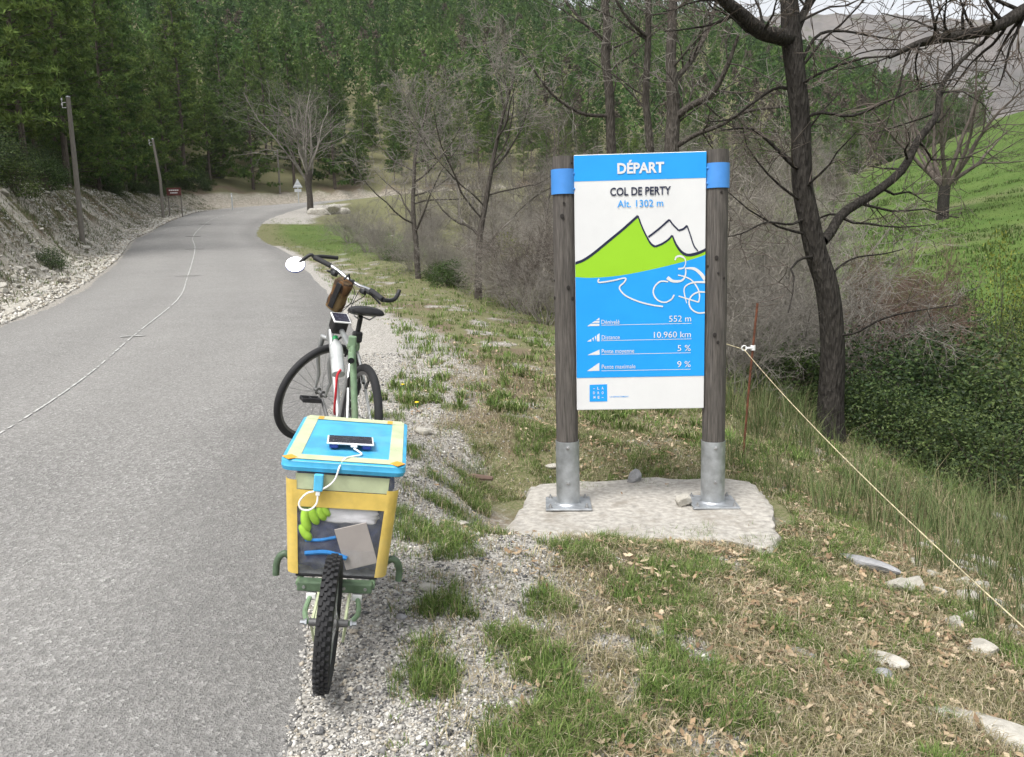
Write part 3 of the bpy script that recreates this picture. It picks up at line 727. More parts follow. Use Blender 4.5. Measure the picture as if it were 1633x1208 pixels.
hbar = MB().tube(spline(barP, 40), .0115, 12).xf(steer).build('handlebar', 'chrome', BK, True)
for s in (-1, 1):
    g0 = spline([(.848, s * .185, 1.105), (.838, s * .25, 1.103), (.825, s * .315, 1.10)], 14)
    MB().tube(g0, [.0165 if i % 2 else .0155 for i in range(14)], 12).xf(steer).build('grip', 'rubber', hbar, True)
    be = [(.825, s * .322, 1.10), (.87, s * .326, 1.108), (.915, s * .318, 1.125), (.945, s * .30, 1.152), (.96, s * .285, 1.178)] if s < 0 else [(.825, s * .322, 1.10), (.875, s * .322, 1.118), (.925, s * .305, 1.135), (.975, s * .285, 1.152)]
    MB().tube(spline(be, 18), .0125, 10).xf(steer).build('bar_end', 'black_plastic', hbar, True)
    lv = MB().box((.865, s * .155, 1.088), (.03, .05, .026), bev=.006).tube(spline([(.88, s * .15, 1.085), (.905, s * .19, 1.07), (.90, s * .25, 1.058)], 12), [.007] * 11 + [.004], 8)
    lv.box((.85, s * .135, 1.075), (.035, .035, .03), bev=.008)
    lv.xf(steer).build('brake_lever', 'black_plastic', hbar, True)
cb = MB()
cb.tube(spline([steer((.875, .13, 1.085)), steer((.97, .05, 1.04)), steer((.93, -.01, .95)), (.86, .0, .84)], 24), .0024, 6)
cb.tube(spline([steer((.875, -.13, 1.085)), steer((.98, -.04, 1.03)), steer((.95, .02, .93)), (.84, .01, .86)], 24), .0024, 6)
cb.tube(spline([steer((.875, -.10, 1.09)), steer((.99, .02, 1.06)), steer((.985, .02, .90)), steer((.99, 0, .76))], 24), .0024, 6)
cb.build('brake_cables', 'black_plastic', BK)
# drive side and brakes
ck = MB().lathe([(.02, -.062), (.088, -.058), (.088, -.054), (.02, -.05)], (.44, 0, .285), 'y', 36).build('chainring', 'black_plastic', BK, True)
MB().lathe([(.018, -.045), (.048, -.042), (.036, -.03), (.03, -.022), (.02, -.02)], (0, 0, WR), 'y', 24).build('cassette', 'rim_alloy', BK, True)
chn = MB()
for z0, z1 in ((.37, WR + .044), (.20, WR - .044)): chn.tube([(.44, -.056, z0), (0, -.04, z1)], .004, 6)
chn.build('chain', 'rim_alloy', BK)
for s, dx, dz in ((1, .10, .105), (-1, -.10, -.105)):
    ca = MB().tube([(.44, s * .06, .285), (.44 + dx, s * .085, .285 + dz)], [.012, .010], 8).build('crank_arm', 'rim_alloy', BK, True)
    pd = MB()
    cx, cz, cy = .44 + dx, .285 + dz, s * .15
    for a in (-.042, .042): pd.box((cx + a, cy, cz), (.012, .105, .026), bev=.004)
    for a in (-.05, 0, .05): pd.box((cx, cy + a, cz), (.085, .010, .018), bev=.003)
    pd.tube([(cx, cy - s * .06, cz), (cx, cy + .0, cz)], .007, 8)
    pd.build('pedal', 'black_plastic', ca)
for s in (-1, 1):
    MB().tube([(.155, s * .045, .52), (.135, s * .055, .585), (.13, s * .04, .63), (.145, s * .01, .645)], .007, 8).box((.12, s * .018, .575), (.05, .012, .012), bev=.003).build('rear_brake', 'black_plastic', BK, True)
    MB().tube([(1.055, s * .05, .63), (1.04, s * .055, .69), (1.03, s * .02, .735)], .007, 8).xf(steer).build('front_brake', 'black_plastic', BK, True)
MB().box((.262, 0, .80), (.045, .05, .06), bev=.01).build('rear_light', 'black_plastic', BK)
# round mirror at the left bar end, glass towards the rider's view
mc = steer((.755, .364, 1.01)); mwc = BM @ mc
nw = (Vector(CP) - mwc).normalized(); nw = (nw + Vector((-.12, -.45, .9)).normalized() * .95).normalized()
nl = (BM.to_3x3().inverted() @ nw).normalized(); qm = nl.to_track_quat('Z', 'Y').to_matrix()
mr = MB().lathe([(.040, -.016), (.054, -.006), (.056, .002), (.053, .004)], n=32).xf(lambda p: qm @ Vector((p.x * 1.08, p.y, p.z)) + mc).build('mirror', 'blue_plastic', BK, True)
MB().lathe([(.0525, .0045), (.0525, .0065)], n=32).xf(lambda p: qm @ Vector((p.x * 1.08, p.y, p.z)) + mc).build('mirror_glass', 'mirror_glass', mr)
MB().tube(spline([steer((.825, .318, 1.10)), steer((.80, .338, 1.10)), mc - nl * .01], 10), .011, 10).build('mirror_arm', 'black_plastic', mr, True)
# things carried by the bicycle
def part_at(name, Mw, off, label, cat):
    o = root(name, Mw @ Matrix.Translation(off)); return tag(o, label, cat)
hbg = part_at('handlebar_bag', BM, (.79, -.005, .985), 'small brown plaid bag strapped behind the handlebar', 'bag')
bg_rot = Euler((R(24), R(-14), R(-44))).to_matrix()
V = []; n = 20
secs = [(z_ * .88, a_ * .85, b_ * .85) for z_, a_, b_ in [(-.115, .040, .035), (-.105, .058, .048), (-.05, .062, .055), (0, .055, .05), (.05, .060, .052), (.095, .064, .05), (.112, .052, .04), (.117, .03, .02)]]
for (z, a_, b_) in secs:
    for j in range(n):
        a = 2 * PI * j / n; c_, s_1 = math.cos(a), math.sin(a)
        V.append(bg_rot @ Vector((b_ * math.copysign(abs(c_) ** .6, c_), a_ * math.copysign(abs(s_1) ** .6, s_1), z)))
Fs = [(i * n + j, i * n + (j + 1) % n, (i + 1) * n + (j + 1) % n, (i + 1) * n + j) for i in range(len(secs) - 1) for j in range(n)] + [tuple(range(n)), tuple(range((len(secs) - 1) * n, len(secs) * n))]
MB().add(V, Fs).build('body', 'bag_plaid', hbg, True)
MB().box(bg_rot @ Vector((-.054, 0, .01)), (.008, .034, .17), bg_rot, .003).build('strap', 'black_plastic', hbg)
MB().tube([bg_rot @ Vector(q) for q in ((-.02, 0, .115), (.02, 0, .14), (.055, 0, .10))], .006, 8).build('hanging_loop', 'black_plastic', hbg)
slm = part_at('solar_light', BM, (.62, .012, .86), 'black box with small white framed solar cell on the top tube', 'light')
tilt = Euler((0, R(-28), R(6))).to_matrix()
MB().box(tilt @ Vector((0, 0, -.045)), (.085, .088, .085), tilt, .012).build('body', 'black_plastic', slm)
fz = MB().box(tilt @ Vector((0, 0, .002)), (.098, .102, .010), tilt, .003).build('frame', 'insulator_white', slm)
MB().box(tilt @ Vector((0, 0, .006)), (.082, .088, .006), tilt).build('solar_cell', 'solar_cell', fz)
bot = part_at('water_bottle', BM, (.645, 0, .56), 'clear plastic water bottle with green cap on the bicycle frame', 'bottle')
bt = Euler((0, R(42), 0)).to_matrix()
MB().lathe([(.02, -.125), (.037, -.118), (.038, -.03), (.034, -.015), (.038, .0), (.038, .06), (.03, .095), (.014, .115), (.013, .125)], n=20).xf(lambda p: bt @ p + Vector((-.045, .012, .075))).build('body', 'bottle_plastic', bot, True)
MB().lathe([(.0165, .122), (.0165, .142), (.015, .145)], n=16).xf(lambda p: bt @ p + Vector((-.045, .012, .075))).build('cap', 'cap_green', bot, True)
lk = MB().tube(spline([(.0, .03, .12), (-.04, .055, .09), (-.055, .055, 0), (-.03, .045, -.10), (.01, .03, -.13)], 24), .007, 8).build('cable_lock', 'lock_red', None, True)
lk.location = BM @ Vector((.34, .02, .48)); lk.rotation_euler = BM.to_euler(); tag(lk, 'red cable lock looped on the bicycle seat tube', 'lock')

# ------------------------------------------------------------------ trailer
TW = at(517, 1090, 2.42)
for _ in range(30):
    y = TW[1]; v = ray(517, 1090); k = (float(zr(y)) + .02 - CP[2]) / v[2]; TW = CP + v * k
hit = at(552, 640, 3.58)
hd = Vector((hit[0] - TW[0], hit[1] - TW[1], 0)); TL = hd.length; hd.normalize()
TM = Matrix.Translation(Vector(TW)) @ Matrix.Rotation(math.atan2(hd.y, hd.x), 4, 'Z') @ Matrix.Rotation(-math.atan(.055), 4, 'Y') @ Matrix.Rotation(R(7.2), 4, 'X')
TR = tag(root('cargo_trailer', TM), 'green tube one wheeled bicycle trailer under the plastic box', 'trailer')
tr = .207
hub = MB().lathe([(.012, -.06), (.012, -.03), (.024, -.026), (.024, -.02), (.014, -.014), (.014, .014), (.024, .02), (.024, .026), (.012, .03), (.012, .06)], (0, 0, tr), 'y', 16).build('wheel', 'rim_alloy', TR, True)
ty_ = MB().torus((0, 0, tr), tr - .028, .0255, n=64, m=14)
for i in range(46):
    a = 2 * PI * i / 46
    for (yy, off, rr, ln) in ((-.017, 0, .0225, .010), (.017, .5, .0225, .010), (-.005, .5, .0275, .009), (.006, 0, .0275, .009)):
        a2 = a + off * 2 * PI / 46; rd = tr - .028 + rr
        ty_.box((rd * math.cos(a2), yy, tr + rd * math.sin(a2)), (.010, ln, .012), Matrix.Rotation(-a2, 3, 'Y'))
ty_.build('tyre', 'rubber', hub, True)
V = []; n = 44
for i in range(n):
    a = 2 * PI * i / n
    for (rr, yy) in ((tr - .048, -.014), (tr - .048, .014), (tr - .062, .008), (tr - .062, -.008)): V.append((rr * math.cos(a), yy, tr + rr * math.sin(a)))
MB().add(V, [(i * 4 + j, i * 4 + (j + 1) % 4, ((i + 1) % n) * 4 + (j + 1) % 4, ((i + 1) % n) * 4 + j) for i in range(n) for j in range(4)]).build('rim', 'galvanised', hub, True)
sp_ = MB()
for i in range(20):
    a = 2 * PI * i / 20; s = 1 if i % 2 else -1; a2 = a + (.5 if (i // 2) % 2 else -.5)
    sp_.tube([(.022 * math.cos(a2), s * .024, tr + .022 * math.sin(a2)), ((tr - .06) * math.cos(a), 0, tr + (tr - .06) * math.sin(a))], .0014, 4)
sp_.build('spokes', 'spoke_steel', hub)
BX0, BX1, BZ = .20, .76, .262                     # box rear, box front, box floor
rb = MB().box((BX0 - .005, 0, BZ - .024), (.04, .245, .034), bev=.005).build('rear_beam', 'dark_green_tube', TR)
for yy in (-.10, -.03, .04, .10): MB().lathe([(.006, 0), (.005, .004)], n=8).xf(lambda p: Vector((BX0 - .0255 - p.z, yy + p.x, BZ - .024 + p.y))).build('rivet', 'bolt_steel', rb)
for s in (-1, 1):
    MB().box((BX0 - .012, s * .075, BZ - .056), (.03, .032, .022), bev=.003).build('pad', 'insulator_white', rb)
    MB().tube(spline([(BX0 - .02, s * .078, BZ - .06), (BX0 - .08, s * .085, BZ - .11 + .03), (0, s * .066, tr)], 14), .0085, 8).build('dropout_stay', 'trailer_green', TR, True)
    MB().tube([(BX0 - .02, s * .05, BZ - .045), (.0, s * .050, tr + .0)], .005, 6).tube([(0, s * .055, tr), (.05, s * .045, tr - .09), (.16, s * .05, tr + .0)], .0042, 6).build('inner_stay', 'tape_green', TR, True)
    MB().lathe([(.012, 0), (.012, .006), (.007, .006), (.007, .02)], n=6).xf(lambda p: Vector((p.x, s * (.066 + p.z), tr + p.y))).build('axle_nut', 'galvanised', TR)
    MB().tube([(BX0, s * .12, BZ - .024), (BX1 + .02, s * .12, BZ - .024)], .011, 8).build('side_rail', 'trailer_green', TR, True)
    MB().tube(spline([(BX0 + .1, s * .12, BZ - .02), (BX0 + .1, s * .172, BZ + .03), (BX0 + .1, s * .195, BZ + .028), (BX0 + .1, s * .208, BZ + .0), (BX0 + .1, s * .209, BZ - .045)], 20), .012, 10).build('side_hoop', 'dark_green_tube', TR, True)
MB().box(((BX0 + BX1) / 2 + .012, 0, BZ - .008), (BX1 - BX0 - .03, .27, .008), bev=.002).build('platform', 'black_plastic', TR)
# drawbar rises behind the bicycle wheel and reaches over it to the seat post
TMi = TM.inverted()
hz_ = TMi @ (BM @ Vector((.285, 0, .745)))         # clamp on the seat tube, trailer frame
va = Vector((TL + .0, 0, BZ - .02)); vb = TMi @ Vector(at(562, 545, 3.72))
db = MB().tube([(BX1 + .02, -.12, BZ - .024), (BX1 + .02, .12, BZ - .024)], .011, 8).tube([(BX1 + .02, 0, BZ - .024), va], .014, 10).tube([va, va + (vb - va) * .5, vb], .0155, 12)
db.build('drawbar', 'trailer_green', TR, True)
hdv = (hz_ - vb).normalized()
MB().box(vb, (.04, .036, .05), bev=.004).build('drawbar_block', 'trailer_green', TR)
c0 = TMi @ Vector(at(560, 576, 3.60)); c1 = TMi @ Vector(at(562, 540, 4.0))
sl_ = MB().tube([c0, c1], .0155, 14, cap=False).build('hitch_sleeve', 'trailer_green', TR, True)
MB().tube([c0 + (c1 - c0).normalized() * .004, c0 + (c1 - c0).normalized() * .03], .0125, 12).build('tube_bore', 'black_plastic', sl_)
MB().tube([c1 - (c1 - c0) * .1, hz_ + Vector((-.02, 0, .02))], .012, 10).box(c1 + (hz_ - c1) * .1 + Vector((0, 0, -.035)), (.06, .05, .03), bev=.005).box(hz_, (.05, .05, .045), bev=.008).build('hitch_clamp', 'trailer_green', TR)

# storage box on the trailer
XB = TM @ Matrix.Translation((BX0, 0, BZ))
BX = tag(root('storage_box', XB), 'clear plastic bin with blue lid and yellow tape on trailer', 'box')
BL, BH = BX1 - BX0, .375
def bx(u, v, h, grow=0.0):
    """point on the tapered bin wall; u,v in -1..1 (rear-front, right-left)"""
    k = h / BH; L = BL - .05 * (1 - k) + grow; W = .325 + .045 * k + grow
    return Vector((BL / 2 + u * L / 2, v * W / 2, h))
def bin_ring(h, grow=0.0, rad=.03, n=5):
    k = h / BH; L = (BL - .05 * (1 - k)) / 2 + grow; W = (.325 + .045 * k) / 2 + grow; out = []
    for (sx, sy, a0) in ((1, 1, 0), (-1, 1, PI / 2), (-1, -1, PI), (1, -1, 1.5 * PI)):
        for i in range(n):
            a = a0 + PI / 2 * i / (n - 1); out.append((BL / 2 + sx * (L - rad) + rad * math.cos(a), sy * (W - rad) + rad * math.sin(a), h))
    return out
def loft(rings, capb=False, capt=False):
    n = len(rings[0]); V = [p for r in rings for p in r]
    Fs = [(i * n + j, i * n + (j + 1) % n, (i + 1) * n + (j + 1) % n, (i + 1) * n + j) for i in range(len(rings) - 1) for j in range(n)]
    if capb: Fs.append(tuple(range(n)))
    if capt: Fs.append(tuple(range((len(rings) - 1) * n, len(rings) * n)))
    return V, Fs
MB().add(*loft([bin_ring(.0), bin_ring(.004), bin_ring(.2), bin_ring(BH)], True)).build('bin_wall', 'clear_plastic', BX, True)
lr = [bin_ring(BH - .006, .010), bin_ring(BH - .006, .012), bin_ring(BH + .008, .015), bin_ring(BH + .010, .014), bin_ring(BH + .026, .013), bin_ring(BH + .030, .006), bin_ring(BH + .0305, -.04)]
for q in range(1, 7): lr[q] = [(x, y, (BH - .006, BH - .006, BH + .008, BH + .01, BH + .026, BH + .03, BH + .0305)[q]) for x, y, _ in lr[q]]
lid = MB().add(*loft(lr, True, True)).build('lid', 'lid_blue', BX, True)
LT = BH + .0305
k = .5
xl0, xl1, wl = -.005, BL + .005, .195
def strip(name, x0, x1, y0, y1, z, mat, par): return MB().box(((x0 + x1) / 2, (y0 + y1) / 2, z), (x1 - x0, y1 - y0, .0016), bev=.0005).build(name, mat, par)
for s in (-1, 1): strip('lid_tape', xl0 + .01, xl1 - .01, min(s * .142, s * .187), max(s * .142, s * .187), LT + .0012, 'tape_green', lid)
strip('lid_tape', xl0, xl0 + .05, -.18, .18, LT + .0028, 'tape_green', lid); strip('lid_tape', xl1 - .05, xl1, -.18, .18, LT + .0028, 'tape_green', lid)
MB().box((xl0 - .0085, 0, BH + .0185), (.0016, .33, .017)).build('lid_edge_tape', 'tape_green', lid)
for s in (-1, 1):
    MB().box((xl0 + .012, s * .172, LT + .003), (.038, .036, .003), Euler((0, 0, s * .7)), .001).build('corner_tape', 'tape_orange', lid)
    strip('corner_tape', xl1 - .05, xl1 - .01, min(s * .122, s * .142), max(s * .122, s * .142), LT + .0042, 'tape_orange', lid)
def face_strip(name, v0, v1, h0, h1, mat, out=.0015, n=5):
    """tape pressed on the rear wall of the bin"""
    V = []
    for i in range(n):
        h = h0 + (h1 - h0) * i / (n - 1); kk = h / BH; W = (.325 + .045 * kk) / 2; xx = BL / 2 - (BL - .05 * (1 - kk)) / 2
        for vv in (v0, v1): V.append((xx - out, vv * W, h))
        for vv in (v0, v1): V.append((xx - out + .001, vv * W, h))
    Fs = []
    for i in range(n - 1):
        a = i * 4; Fs += [(a, a + 1, a + 5, a + 4), (a + 2, a + 6, a + 7, a + 3), (a, a + 4, a + 6, a + 2), (a + 1, a + 3, a + 7, a + 5)]
    return MB().add(V, Fs).build(name, mat, BX)
face_strip('pale_tape', -.82, .82, .334, .358, 'tape_green', .0014); face_strip('pale_tape', -.82, .82, .304, .336, 'tape_green', .0018)
face_strip('yellow_tape', -.86, .88, .243, .302, 'tape_yellow', .0034)
def corner_tape(s, h0, h1, mat):
    V = []; Fs = []; n = 8; m_ = 7
    for i in range(n):
        h = h0 + (h1 - h0) * i / (n - 1); kk = h / BH; L = (BL - .05 * (1 - kk)) / 2; W = (.325 + .045 * kk) / 2; rad = .03
        ring = [(-L + rad + .0, W - rad + rad), (-L + rad - .005, W)] if False else []
        pts = [(BL / 2 - L + rad + .012, W)] + [(BL / 2 - L + rad - (rad) * math.sin(a), W - rad + rad * math.cos(a)) for a in np.linspace(0, PI / 2, 4)] + [(BL / 2 - L, W - rad - .004), (BL / 2 - L, W - rad - .008)]
        for (x, y) in pts[:m_]:
            d = Vector((x - BL / 2, y, 0)).normalized() * .0042; V.append((x + d.x, s * (y + d.y), h))
    Fs = [(i * m_ + j, i * m_ + j + 1, (i + 1) * m_ + j + 1, (i + 1) * m_ + j) for i in range(n - 1) for j in range(m_ - 1)]
    MB().add(V, Fs).build('corner_tape', mat, BX, True)
corner_tape(1, .0, .335, 'tape_yellow'); corner_tape(-1, -.002, .315, 'tape_yellow')
# contents seen through the rear wall
def blob(name, Mw, c, size, mat, label, cat, seed, amp=.25, freq=9.):
    bm = bmesh.new(); bmesh.ops.create_cube(bm, size=2); bmesh.ops.subdivide_edges(bm, edges=bm.edges[:], cuts=11, use_grid_fill=True)
    for v in bm.verts:
        p = v.co.copy(); q = Vector([math.copysign(abs(a) ** 1.0, a) for a in p]); r_ = (abs(q.x) ** 6 + abs(q.y) ** 6 + abs(q.z) ** 6) ** (1 / 6); q = q / max(r_, 1e-6)
        d = 1 + amp * (math.sin(p.x * freq * .37 + seed) * math.sin(p.y * freq * .5 + seed * 2) * math.sin(p.z * freq * .43 + seed * .7)) * .25 + amp * .12 * math.sin(p.z * freq * 1.3 + 3 * math.sin(p.y * freq * .6 + seed))
        v.co = Vector((q.x * size[0] / 2 * d, q.y * size[1] / 2 * d, q.z * size[2] / 2 * d))
    me = bpy.data.meshes.new(name); bm.to_mesh(me); bm.free()
    o = link_mesh(name, me, mat, None, True); o.location = Mw @ Vector(c); o.rotation_euler = Mw.to_euler(); return tag(o, label, cat)
blob('folded_clothes', XB, (BL / 2 + .006, 0, .122), (BL - .064, .312, .252), 'navy_cloth', 'dark navy clothes packed low inside the clear plastic bin', 'clothes', 1.3, .35, 11)
blob('folded_jacket', XB, (BL / 2 + .008, 0, .29), (BL - .06, .31, .13), 'navy_cloth', 'dark navy jacket packed just under the blue lid of the bin', 'clothes', 2.9, .3, 9)
blob('plastic_bag', XB, (.036, -.03, .214), (.04, .178, .056), 'bag_white', 'white plastic bag inside the bin above the dark clothes', 'bag', 4.1, .3, 8)
cd = MB().box((0, 0, 0), (.005, .108, .155), bev=.001).build('cardboard', 'card_grey', None); cd.location = XB @ Vector((.020, -.058, .108))
cd.rotation_euler = (XB.to_3x3() @ Euler((R(-18), R(-5), 0)).to_matrix()).to_euler(); tag(cd, 'grey brown cardboard sheet tilted behind the rear wall of the bin', 'cardboard')
gl = root('work_gloves', XB @ Matrix.Translation((.019, .086, .195)) @ Matrix.Scale(1.25, 4)); tag(gl, 'lime green work gloves pressed inside the bin corner', 'gloves')
gm_ = MB()
for (y0, z0, y1, z1, r_) in ((.022, .03, .012, -.035, .013), (.008, .035, -.012, -.012, .012), (-.012, .04, -.03, .0, .011), (.030, -.015, .004, -.058, .012), (-.025, .045, -.04, .012, .010)):
    gm_.tube(spline([(0.0, y0, z0), (-.002, (y0 + y1) / 2 + .004, (z0 + z1) / 2), (0.0, y1, z1)], 9), [r_ * q for q in (.7, .95, 1, 1, 1, 1, .98, .8, .35)], 10)
gm_.build('fingers', 'glove_green', gl, True); MB().box((.014, 0, .04), (.02, .085, .05), bev=.009).build('palm', 'glove_green', gl, True)
stp = MB().tube(spline([(0, .108, .0), (-.002, .05, .008), (.0, .01, .002), (-.002, -.03, -.01)], 20), .008, 8).tube(spline([(0.004, .11, .045), (0, .06, .05), (0, .01, .062)], 16), .006, 8).build('blue_strap', 'blue_strap', None, True)
stp.location = XB @ Vector((.018, 0, .075)); stp.rotation_euler = XB.to_euler(); tag(stp, 'bright blue strap lying on the dark clothes in the bin', 'strap')
# solar panel, adapter and cable
SP = tag(root('solar_charger', XB @ Matrix.Translation((.185, -.005, LT + .02)) @ Matrix.Rotation(R(4), 4, 'Z') @ Matrix.Rotation(R(4), 4, 'Y')), 'small dark solar panel with white edge on the box lid', 'solar panel')
fz = MB().box((0, 0, 0), (.125, .158, .006), bev=.002).build('frame', 'insulator_white', SP)
MB().box((0, 0, .0025), (.112, .146, .004)).build('solar_cell', 'solar_cell', SP)
for s in (-1, 1): MB().box((-.035, s * .055, -.010), (.05, .03, .014), bev=.003).build('foot', 'blue_plastic', SP)
MB().box((-.068, -.012, -.003), (.016, .022, .010), bev=.002).build('cable_plug', 'cable_white', SP)
ad = tag(root('power_adapter', XB @ Matrix.Translation((-.016, .075, .335))), 'light blue USB adapter with white cable hanging on the box rear', 'adapter')
MB().box((0, 0, 0), (.016, .030, .058), bev=.004).build('body', 'adapter_blue', ad)
MB().box((0, 0, -.036), (.010, .014, .016), bev=.002).build('plug', 'cable_white', ad)
off = Vector((-.016, .075, .335))
P = [Vector((.112, -.022, LT + .014)), Vector((.10, -.04, LT + .008)), Vector((.075, -.05, LT + .005)), Vector((.045, -.02, LT + .005)), Vector((.015, .0, LT + .005)), Vector((-.016, .012, LT - .012)), Vector((-.024, .022, .355)), Vector((-.020, .04, .33)), Vector((-.018, .062, .314)), Vector((-.018, .074, .310))]
MB().tube(spline([p - off for p in P], 60), .0032, 8).build('cable', 'cable_white', ad, True)
MB().tube(spline([(0, 0, -.04), (-.004, .002, -.07), (-.006, .022, -.092), (-.006, .05, -.09), (-.005, .056, -.066), (-.004, .035, -.038), (-.003, .012, -.03)], 40), .0032, 8).build('cable_loop', 'cable_white', ad, True)

# ------------------------------------------------------------------ vegetation makers
def bark(name, c, dk, sc=(5, 5, 1.2)):
    m, t, b = nmat(name, .95, 0, .1)
    tc = t.nodes.new('ShaderNodeTexCoord'); mp = t.nodes.new('ShaderNodeMapping'); mp.inputs['Scale'].default_value = sc
    t.links.new(tc.outputs['Object'], mp.inputs[0])
    nz = N(t, 'ShaderNodeTexNoise', Scale=6.0, Detail=6.0, Roughness=.7); t.links.new(mp.outputs[0], nz.inputs['Vector'])
    vr = N(t, 'ShaderNodeTexVoronoi', Scale=9.0); t.links.new(mp.outputs[0], vr.inputs['Vector'])
    t.links.new(mixc(t, ramp(t, nz.outputs[0], [(.3, (0, 0, 0)), (.7, (1, 1, 1))]), dk, c), b.inputs['Base Color'])
    bump(t, b, math_(t, 'ADD', nz.outputs[0], vr.outputs['Distance']), .9, .03)
bark('oak_bark', (.066, .06, .053), (.017, .015, .014)); bark('grey_bark', (.22, .20, .18), (.08, .07, .062)); bark('stem_bark', (.125, .112, .098), (.04, .035, .03)); bark('pine_bark', (.16, .135, .115), (.06, .048, .04), (3, 3, .7))
for nm, c in (('twig_grey', (.205, .19, .168)), ('twig_brown', (.105, .088, .076)), ('twig_red', (.155, .108, .088)), ('twig_pale', (.25, .23, .20))): simple(nm, c, .95, var=.25, scale=4, bmp=0, spec=.1)
vcol('needles', .8, .15, .3, .5); vcol('leaves', .6, .3, .22, .25); vcol('grass_blades', .75, .2, .25); vcol('litter', .9, .1, .1); vcol('pebble_mat', .9, .2)

def perp(r_, d):
    v = r_.normal(size=3); v -= d * (v @ d); return v / (np.linalg.norm(v) + 1e-9)
def grow(r_, p, d, L, rad, lv, mx, out, P):
    """one branch as a wandering line, then its side branches"""
    n = max(3, int(P['seg'][min(lv, 4)])); pts = [p.copy()]; dd = d.copy(); st = L / n
    for i in range(n):
        dd = dd + r_.normal(0, P['wig'][min(lv, 4)], 3) + np.array([0, 0, P['up'][min(lv, 4)]]); dd /= np.linalg.norm(dd); pts.append(pts[-1] + dd * st)
    pts = np.array(pts); tip = P.get('tip', .3); rads = rad * np.linspace(1, tip if lv < mx else .35, n + 1); out.append((pts, rads, lv))
    if lv >= mx: return
    k = P['kids'][lv]; k = int(r_.integers(int(k * .75), int(k * 1.25) + 1))
    f0 = P['from'][min(lv, 4)]
    for j in range(k):
        f = f0 + (1 - f0) * (j + r_.random()) / k; i = min(int(f * n), n - 1); q = pts[i] + (pts[i + 1] - pts[i]) * (f * n - i)
        ax = (pts[i + 1] - pts[i]); ax /= np.linalg.norm(ax) + 1e-9; an = R(r_.uniform(*P['ang'][min(lv, 4)])); s = perp(r_, ax)
        nd = ax * math.cos(an) + s * math.sin(an); Lc = L * r_.uniform(*P['len'][min(lv, 4)]) * (1.15 - .55 * f)
        grow(r_, q, nd, Lc, max(P['rmin'], rads[i] * r_.uniform(.32, .55)), lv + 1, mx, out, P)
SIDES = (12, 8, 5, 3, 3)
def tubes_mesh(name, brs):
    Vs, Fs, o = [], [], 0
    for pts, rads, lv in brs:
        V, Fq = np_tube(pts, rads, SIDES[min(lv, 4)]); Vs.append(V); Fs.append(Fq + o); o += len(V)
    return np_mesh(name, np.vstack(Vs), np.vstack(Fs))
def tree_objs(name, brs, split, tm, bmt, loc=(0, 0, 0)):
    root_ = empty(name, loc)
    a = [b for b in brs if b[2] <= split]; c_ = [b for b in brs if b[2] > split]
    ch = [link_mesh('trunk', tubes_mesh('trunk', a), tm, root_, True)]
    if c_: ch.append(link_mesh('crown', tubes_mesh('crown', c_), bmt, root_, True))
    return root_, ch
TP = dict(seg=(9, 7, 6, 4, 3), wig=(.07, .13, .17, .2, .22), up=(.02, .045, .03, .02, .01), kids=(13, 7, 6, 4), ang=((35, 70), (30, 65), (30, 65), (25, 65), (20, 60)), len=((.38, .62), (.4, .65), (.4, .7), (.45, .75), (.4, .6)), rmin=.0045, tip=.25)
TP['from'] = (.28, .2, .15, .1, .1)
# ------------------------------------------------------------------ foreground oak, trunk and main limbs as in the place
def limb(px, Y, rad, lv, n=16):
    P = np.array([at(x, y, Yv_) for (x, y), Yv_ in zip(px, np.broadcast_to(Y, (len(px),)) if np.ndim(Y) == 0 else Y)])
    return (spline(P, n), np.interp(np.linspace(0, 1, n), np.linspace(0, 1, len(rad)), rad), lv)
def sprout(r_, brs, main, k, Lr, lv, mx, P, f0=.25):
    pts, rads, _ = main; n = len(pts) - 1
    for j in range(k):
        f = f0 + (1 - f0) * (j + r_.random()) / k; i = min(int(f * n), n - 1); ax = pts[i + 1] - pts[i]; ax /= np.linalg.norm(ax)
        an = R(r_.uniform(40, 80)); nd = ax * math.cos(an) + perp(r_, ax) * math.sin(an)
        grow(r_, pts[i], nd, r_.uniform(*Lr), max(.005, min(.016, rads[i] * .35)), lv, mx, brs, P)
def build_tree(name, mains, r_, loc, tm, bmt, label, cat='tree', group=None, spec=()):
    brs = list(mains)
    for (k, count, Lr, lv, mx, f0) in spec: sprout(r_, brs, mains[k], count, Lr, lv, mx, TP, f0)
    o = np.array(loc); brs = [(p - o, q, l) for p, q, l in brs]
    rt, ch = tree_objs(name, brs, 2, tm, bmt, loc); tag(rt, label, cat, group); return rt, ch
r_ = np.random.default_rng(5)
base = at(1324, 668, 8.0)
